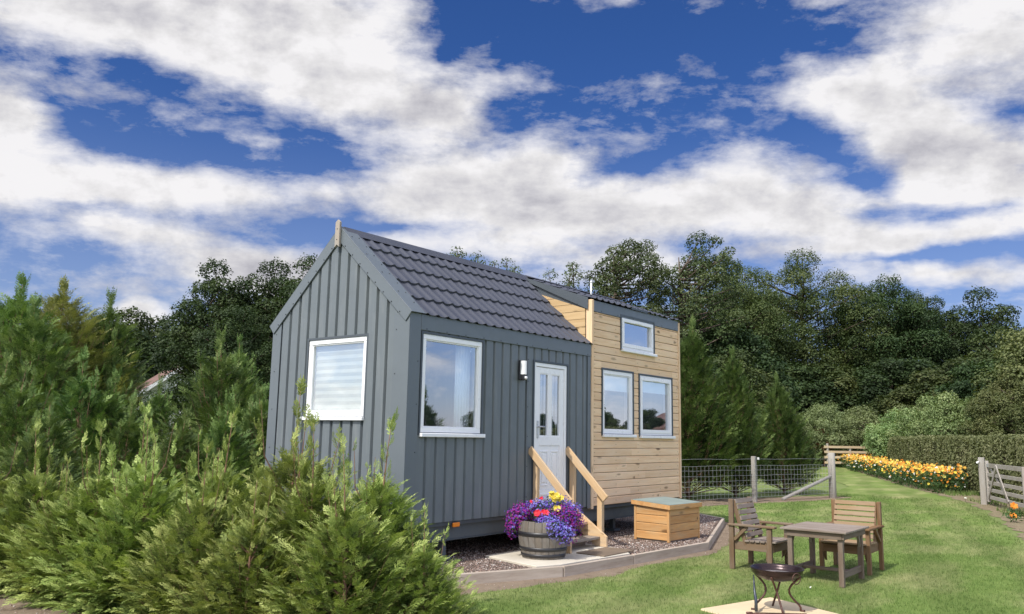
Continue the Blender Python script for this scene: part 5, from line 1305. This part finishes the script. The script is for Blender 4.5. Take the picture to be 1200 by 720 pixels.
for (x, y, s_, z_, i_, lb) in ((35.5, 11.4, 1.0, .92, 1, 'dark low tree just behind the fence conifers'), (53.5, 15.0, 1.4, 1.05, 0, 'dark low tree in the shade under the broadest sycamore'), (56.0, 12.3, 1.4, 1.1, 1, 'shaded low tree left of the bright shrubs'), (54.5, 7.6, 1.35, 1.1, 0, 'shaded low tree over the bright shrubs'),
    (48.9, 3.0, 1.2, .95, 1, 'dark low tree behind the right end of the shrubs'), (47.3, .3, 1.15, .92, 0, 'dark low tree above the left end of the clipped hedge'), (43.6, -2.6, 1.05, .8, 1, 'dark low tree above the right end of the clipped hedge'), (32.0, 11.8, .95, .85, 0, 'dark low tree half hidden by the tallest fence conifer'), (33.0, 16.8, 1.2, 1.35, 1, 'dark tree behind the timber end of the house, under the windblown pair'), (42.5, 14.2, 1.3, 1.3, 0, 'dark tree filling the gap below the windblown pair'), (57, 1.2, 1.4, 1.3, 1, 'dark tree in the gap near the right end of the skyline')):
    tree((UN, UN2)[i_], (x, y), x * 1.3, s_, lb, UB, z_)
LB = 'tall trees on the skyline left of the house'
tree(SY[2], (17.6, 32.4), .3, 1.0, 'dark tree with layered crown, leftmost of the big trees beside the gable', LB, 1.0)
tree(SY[2], (20.2, 31.8), 1.9, 1.05, 'big dark tree in the middle of the clump beside the gable', LB, 1.04)
tree(SY[2], (20.4, 28.8), 3.9, .95, 'big dark tree partly hidden by the gable slope', LB, 1.045)
tree(SY[2], (22.6, 29.5), 5.0, .95, 'dark tree almost wholly behind the gable', LB, .98)
tree(SY[2], (16.4, 28.6), 2.0, .75, 'lower dark tree beside the left wall of the house', LB, .72)
tree(UN2, (29.9, 64.3), .3, 1.9, 'distant dark round tree under the small bright cloud', LB, 1.74)
tree(UN, (30.8, 59.6), 2.3, 1.6, 'distant tree between the round one and the sparse pale one', LB, 1.5)
tree(UN, (24.6, 60.5), 3.3, 1.6, 'distant dark tree behind the drooping conifer', LB, 1.5)
tree(TW_[1], (17.9, 34.6), .7, .9, 'sparse pale tree with sky showing through, left of the big dark clump', LB, 1.0)
tree(UN2, (33.5, 58.0), 1.0, 1.7, 'dull green tree low behind the white gabled house', LB, 1.1)
tree(UN, (8.0, 30.5), 1.0, 1.0, 'dark tree behind the yellowish conifer', LB, .82); tree(UN2, (3.2, 25), 1.0, 1.0, 'dark tree behind the leftmost skyline conifer', LB, .78)
SB = 'bright shrubs at the end of the flower border'
for (x, y, m_, s_, z_, lb) in ((37.6, 1.1, LI, 1.0, 1.12, 'bright green shrub behind the left end of the clipped hedge'), (41.8, 4.3, LI, .9, .95, 'light green leafy shrub rising over the flower border'), (49.0, 8.0, LG, 1.1, 1.15, 'dusty green shrub behind the far rail fence'), (45.2, 4.6, LG, 1.0, 1.1, 'dull shrub between the two bright ones and the rail fence'), (47.8, 10.4, LG, .95, 1.2, 'grey green shrub at the end of the path left of the rail fence')):
    tree(m_, (x, y), x, s_, lb, SB, z_, 'shrub', 'shrub')
tree(CU, (46.3, 9.9), 1, .8, 'thin sapling with coppery leaves beside the far rail fence', None, .95, 'sapling', 'sapling')
RB_ = 'trees mirrored in the windows'
for i, (x, y, s_) in enumerate(((36, -37, .55), (41, -33, .6), (45, -31, .5), (48.5, -28, .62), (52, -26, .6), (57, -23.5, .6), (61, -20.5, .7), (31, -41, .6), (38, -30, .42))):
    tree((UN, UN2)[i % 2], (x, y), i, s_, 'far tree across the field, seen only mirrored in the windows', RB_, s_ * .95)

# ---- clipped hedge
rng = np.random.default_rng(9); H0 = Vector((36.3, 2.75, 0)); H1 = Vector((20.4, -4.3, 0)); H2 = Vector((13.0, -7.3, 0))
hd = empty('clipped_hedge', (26, -1.0, 0), 'long clipped hedge with dusty flat top running behind the flowers and the gate', 'hedge')
Pn, Nn_ = [], []
for a, b_ in ((H0, H1), (H1, H2)):
    d = (b_ - a); L = d.length; d.normalize(); nrm = Vector((d.y, -d.x, 0)); n = int(L * 4200)
    t = rng.uniform(0, L, n); w_ = rng.uniform(-.85, .85, n); z = rng.uniform(.05, 1.82, n); face = rng.random(n)
    lump = .10 * np.sin(t * 1.3) + .07 * np.sin(t * 3.1 + z * 2) + .05 * np.sin(t * 7 + z * 5)
    ft = face < .38; ff = (face >= .38) & (face < .9); fb = face >= .9
    dep = np.abs(rng.normal(size=n)) * .09
    z = np.where(ft, 1.80 + lump * .6 - dep, z); w_ = np.where(ff, .85 + lump * .9 - dep + .10 * np.sin(z * 1.7), np.where(fb, -.85 - lump + dep, w_))
    nx = np.where(ff, 1, np.where(fb, -1, 0))[:, None] * np.array(nrm)[None] + np.where(ft, 1, .15)[:, None] * np.array([0, 0, 1.])[None]
    Pn.append(np.array(a)[None] + t[:, None] * np.array(d)[None] + w_[:, None] * np.array(nrm)[None] + z[:, None] * np.array([0, 0, 1.])[None]); Nn_.append(norm_(nx + rng.normal(size=(n, 3)) * .5))
P = np.concatenate(Pn); Nn_ = np.concatenate(Nn_); V, Fq = leaves(rng, P, Nn_, .085 * rng.uniform(.6, 1.3, len(P)), .055 * rng.uniform(.6, 1.3, len(P)))
o_ = obj('foliage', npmesh('foliage', V, Fq, M['hedge']), hd); o_.location = -hd.location
s = MB(); random.seed(4)
for a, b_ in ((H0, H1), (H1, H2)):
    for k in range(int((b_ - a).length * 2.2)):
        p = a.lerp(b_, random.random()) + Vector((random.uniform(-.4, .4), random.uniform(-.4, .4), 0)); s.tube([p, p + Vector((random.uniform(-.2, .2), random.uniform(-.2, .2), .8)), p + Vector((random.uniform(-.5, .5), random.uniform(-.5, .5), 1.6))], [.03, .02, .006], 5, False)
for a, b_ in ((H0, H1), (H1, H2)): s.beam((a.x, a.y, .85), (b_.x, b_.y, .80), .9, 1.25)
o_ = s.build('twigs', M['bark'], hd, fixn=False); o_.location = -hd.location

# ---- flower border
rng = np.random.default_rng(17); a = np.array([23.2, -1.25]); b_ = np.array([55.0, 12.0]); Lb = np.linalg.norm(b_ - a); dv = (b_ - a) / Lb; nv = np.array([dv[1], -dv[0]])
def bed(n): 
    t = rng.random(n) ** 1.05 * Lb; w_ = rng.uniform(-.60, .95, n) * np.clip(.55 + t * .25, .55, 1); return a + dv * t[:, None] + nv * (w_[:, None] + .12 * np.sin(t * .9)[:, None]), t
XY, t = bed(21000); z = rng.uniform(0, 1, len(XY)) ** .7; P = np.concatenate([XY, (z * (.58 + .08 * np.sin(t * 1.9)))[:, None]], 1)
V1, F1 = leaves(rng, P, norm_(rng.normal(size=(len(P), 3)) + np.array([-.5, -.3, .2])), .16 * rng.uniform(.5, 1.2, len(P)), .045)
XY, t = bed(3700); lump = .08 * np.sin(t * 1.9) + .05 * np.sin(XY[:, 0] * 5 + XY[:, 1] * 3); P = np.concatenate([XY, (rng.uniform(.48, .80, len(XY)) + lump)[:, None]], 1)
edge = rng.random(len(XY)) < .3; P[edge, 2] = rng.uniform(.2, .55, edge.sum())
V2, F2 = petals(rng, P, norm_(np.array([-.6, -.25, .7]) + rng.normal(size=(len(P), 3)) * .45), .047 * rng.uniform(.6, 1.35, len(P)), 5, .8, .3)
pick = rng.choice(4, len(P), p=[.38, .36, .235, .025]); pick = np.where(edge, rng.choice([2, 3, 0], len(P)), pick)
V = np.concatenate([V1, V2]); Fq = np.concatenate([F1, F2 + len(V1)]); mi = np.concatenate([np.zeros(len(F1)), np.repeat(pick + 1, 5)])
o_ = obj('flower_border', npmesh('flower_border', V, Fq, [M['plantleaf'], M['orangep'], M['amber'], M['yellow'], M['whitep']], mi)); tag(o_, 'long bed of orange and yellow flowers in bloom along the hedge', 'flower bed', kind='stuff')
def single(name, label, loc, mat, zt, size, seed, cat='flower', group=None):
    rng = np.random.default_rng(seed); e_ = empty(name, (loc[0], loc[1], 0), label, cat, group); s = MB(); s.tube([(0, 0, -.02), (.02, .01, zt * .6), (0, 0, zt)], .005, 5); s.build('stem', M['stem'], e_)
    V, Fq = petals(rng, np.array([[0, 0, zt]] * 3) + rng.normal(size=(3, 3)) * .01, norm_(np.array([[-.7, -.4, .6]] * 3) + rng.normal(size=(3, 3)) * .3), size, 6, .95, .35); obj('flower_head', npmesh('flower_head', V, Fq, M[mat]), e_)
    if size < .06: return
    P = rng.normal(size=(40, 3)) * np.array([.09, .09, .05]) + np.array([0, 0, .12]); V, Fq = leaves(rng, P, norm_(rng.normal(size=(40, 3)) + np.array([0, 0, 1])), .11, .04); obj('leaves', npmesh('leaves', V, Fq, M['plantleaf']), e_)
single('orange_poppy', 'bright orange poppy in the border under the gate at the right edge', (14.75, -4.12), 'orangep', .26, .085, 1)
single('orange_poppy', 'dull orange poppy low in the border, nearer than the bright one', (13.75, -4.22), 'orangep', .12, .07, 2)
single('white_daisy', 'tiny white daisy on the grass in front of the table', (2.72, -3.63), 'whitep', .03, .008, 3)
single('white_campion', 'small white flower in the weeds left of the gate post', (19.6, -2.35), 'whitep', .10, .022, 5)

# ---- barrow left tipped against the hedge at the near end of the flower bed
wb = empty('wheelbarrow', (25.0, -1.75, 0), 'black wheelbarrow with bare metal handles tipped up against the hedge behind the flowers', 'wheelbarrow', rz=.5)
s = MB(); s.add([(-.32, -.28, .42), (.30, -.28, .50), (.30, .28, .50), (-.32, .28, .42), (-.42, -.36, .72), (.44, -.36, .86), (.44, .36, .86), (-.42, .36, .72)], [(0, 3, 2, 1), (0, 1, 5, 4), (1, 2, 6, 5), (2, 3, 7, 6), (3, 0, 4, 7)]); s.build('tray', M['black'], wb)
s = MB(); s.tube([(.62, .0, .22), (.2, -.25, .42), (-.35, -.28, .50), (-.80, -.30, .95)], .017, 8); s.tube([(.62, .0, .22), (.2, .25, .42), (-.35, .28, .50), (-.80, .30, .95)], .017, 8); s.tube([(-.2, -.26, .44), (-.32, -.26, .02), (-.32, .26, .02), (-.2, .26, .44)], .015, 8); s.build('tube_frame', M['wire'], wb)
s = MB(); s.lathe([(.06, -.04), (.17, -.045), (.2, 0), (.17, .045), (.06, .04), (.06, -.04)], 20); wl = s.build('wheel', M['rubber'], wb); wl.rotation_euler = (PI / 2, 0, 0); wl.location = (.64, 0, .2)

# ---- white gabled house glimpsed between the conifers
wh = empty('white_house', (23.6, 47.3, 0), 'white gabled house with brown roof glimpsed between the conifers on the left', 'house', rz=-.35)
s = MB(); s.prism([(-3, 0), (3, 0), (3, 3.4), (0, 5.55), (-3, 3.4)], 1, -4, 4); s.build('wall', M['whitewall'], wh)
for sg in (-1, 1):
    s = MB(); s.add([(sg * 3.4, -4.4, 3.2), (0, -4.4, 5.66), (0, 4.4, 5.66), (sg * 3.4, 4.4, 3.2), (sg * 3.4, -4.4, 3.35), (0, -4.4, 5.83), (0, 4.4, 5.83), (sg * 3.4, 4.4, 3.35)], [(0, 1, 2, 3), (4, 5, 6, 7), (0, 1, 5, 4), (1, 2, 6, 5), (2, 3, 7, 6), (3, 0, 4, 7)]); s.build('roof', M['redroof'], wh)
    s = MB(); s.beam((sg * 3.42, -4.43, 3.17), (0, -4.43, 5.66), .05, .22, (0, 0, 1)); s.build('bargeboard', M['upvc'], wh)
for x in (-1.3, 1.3, 0):
    z = 2.2 if x else 4.1; s = MB(); s.b(x - .45, x + .45, -4.06, -4.0, z - .5, z + .5) ; f_ = s.build('window', M['upvc'], wh); s = MB(); s.b(x - .36, x + .36, -4.07, -4.0605, z - .41, z + .41); s.build('pane', M['black'], f_)
wh2 = empty('white_cottage', (56.5, -24.5, 0), 'white cottage across the field, seen only mirrored in the right timber-wall window', 'house', rz=.9)
s = MB(); s.prism([(-3, 0), (3, 0), (3, 2.2), (0, 3.9), (-3, 2.2)], 1, -5, 5); s.build('wall', M['whitewall'], wh2)
s = MB(); s.prism([(-3.3, 2.05), (0, 3.95), (3.3, 2.05), (3.3, 2.2), (0, 4.15), (-3.3, 2.2)], 1, -5.3, 5.3); s.build('roof', M['redroof'], wh2)
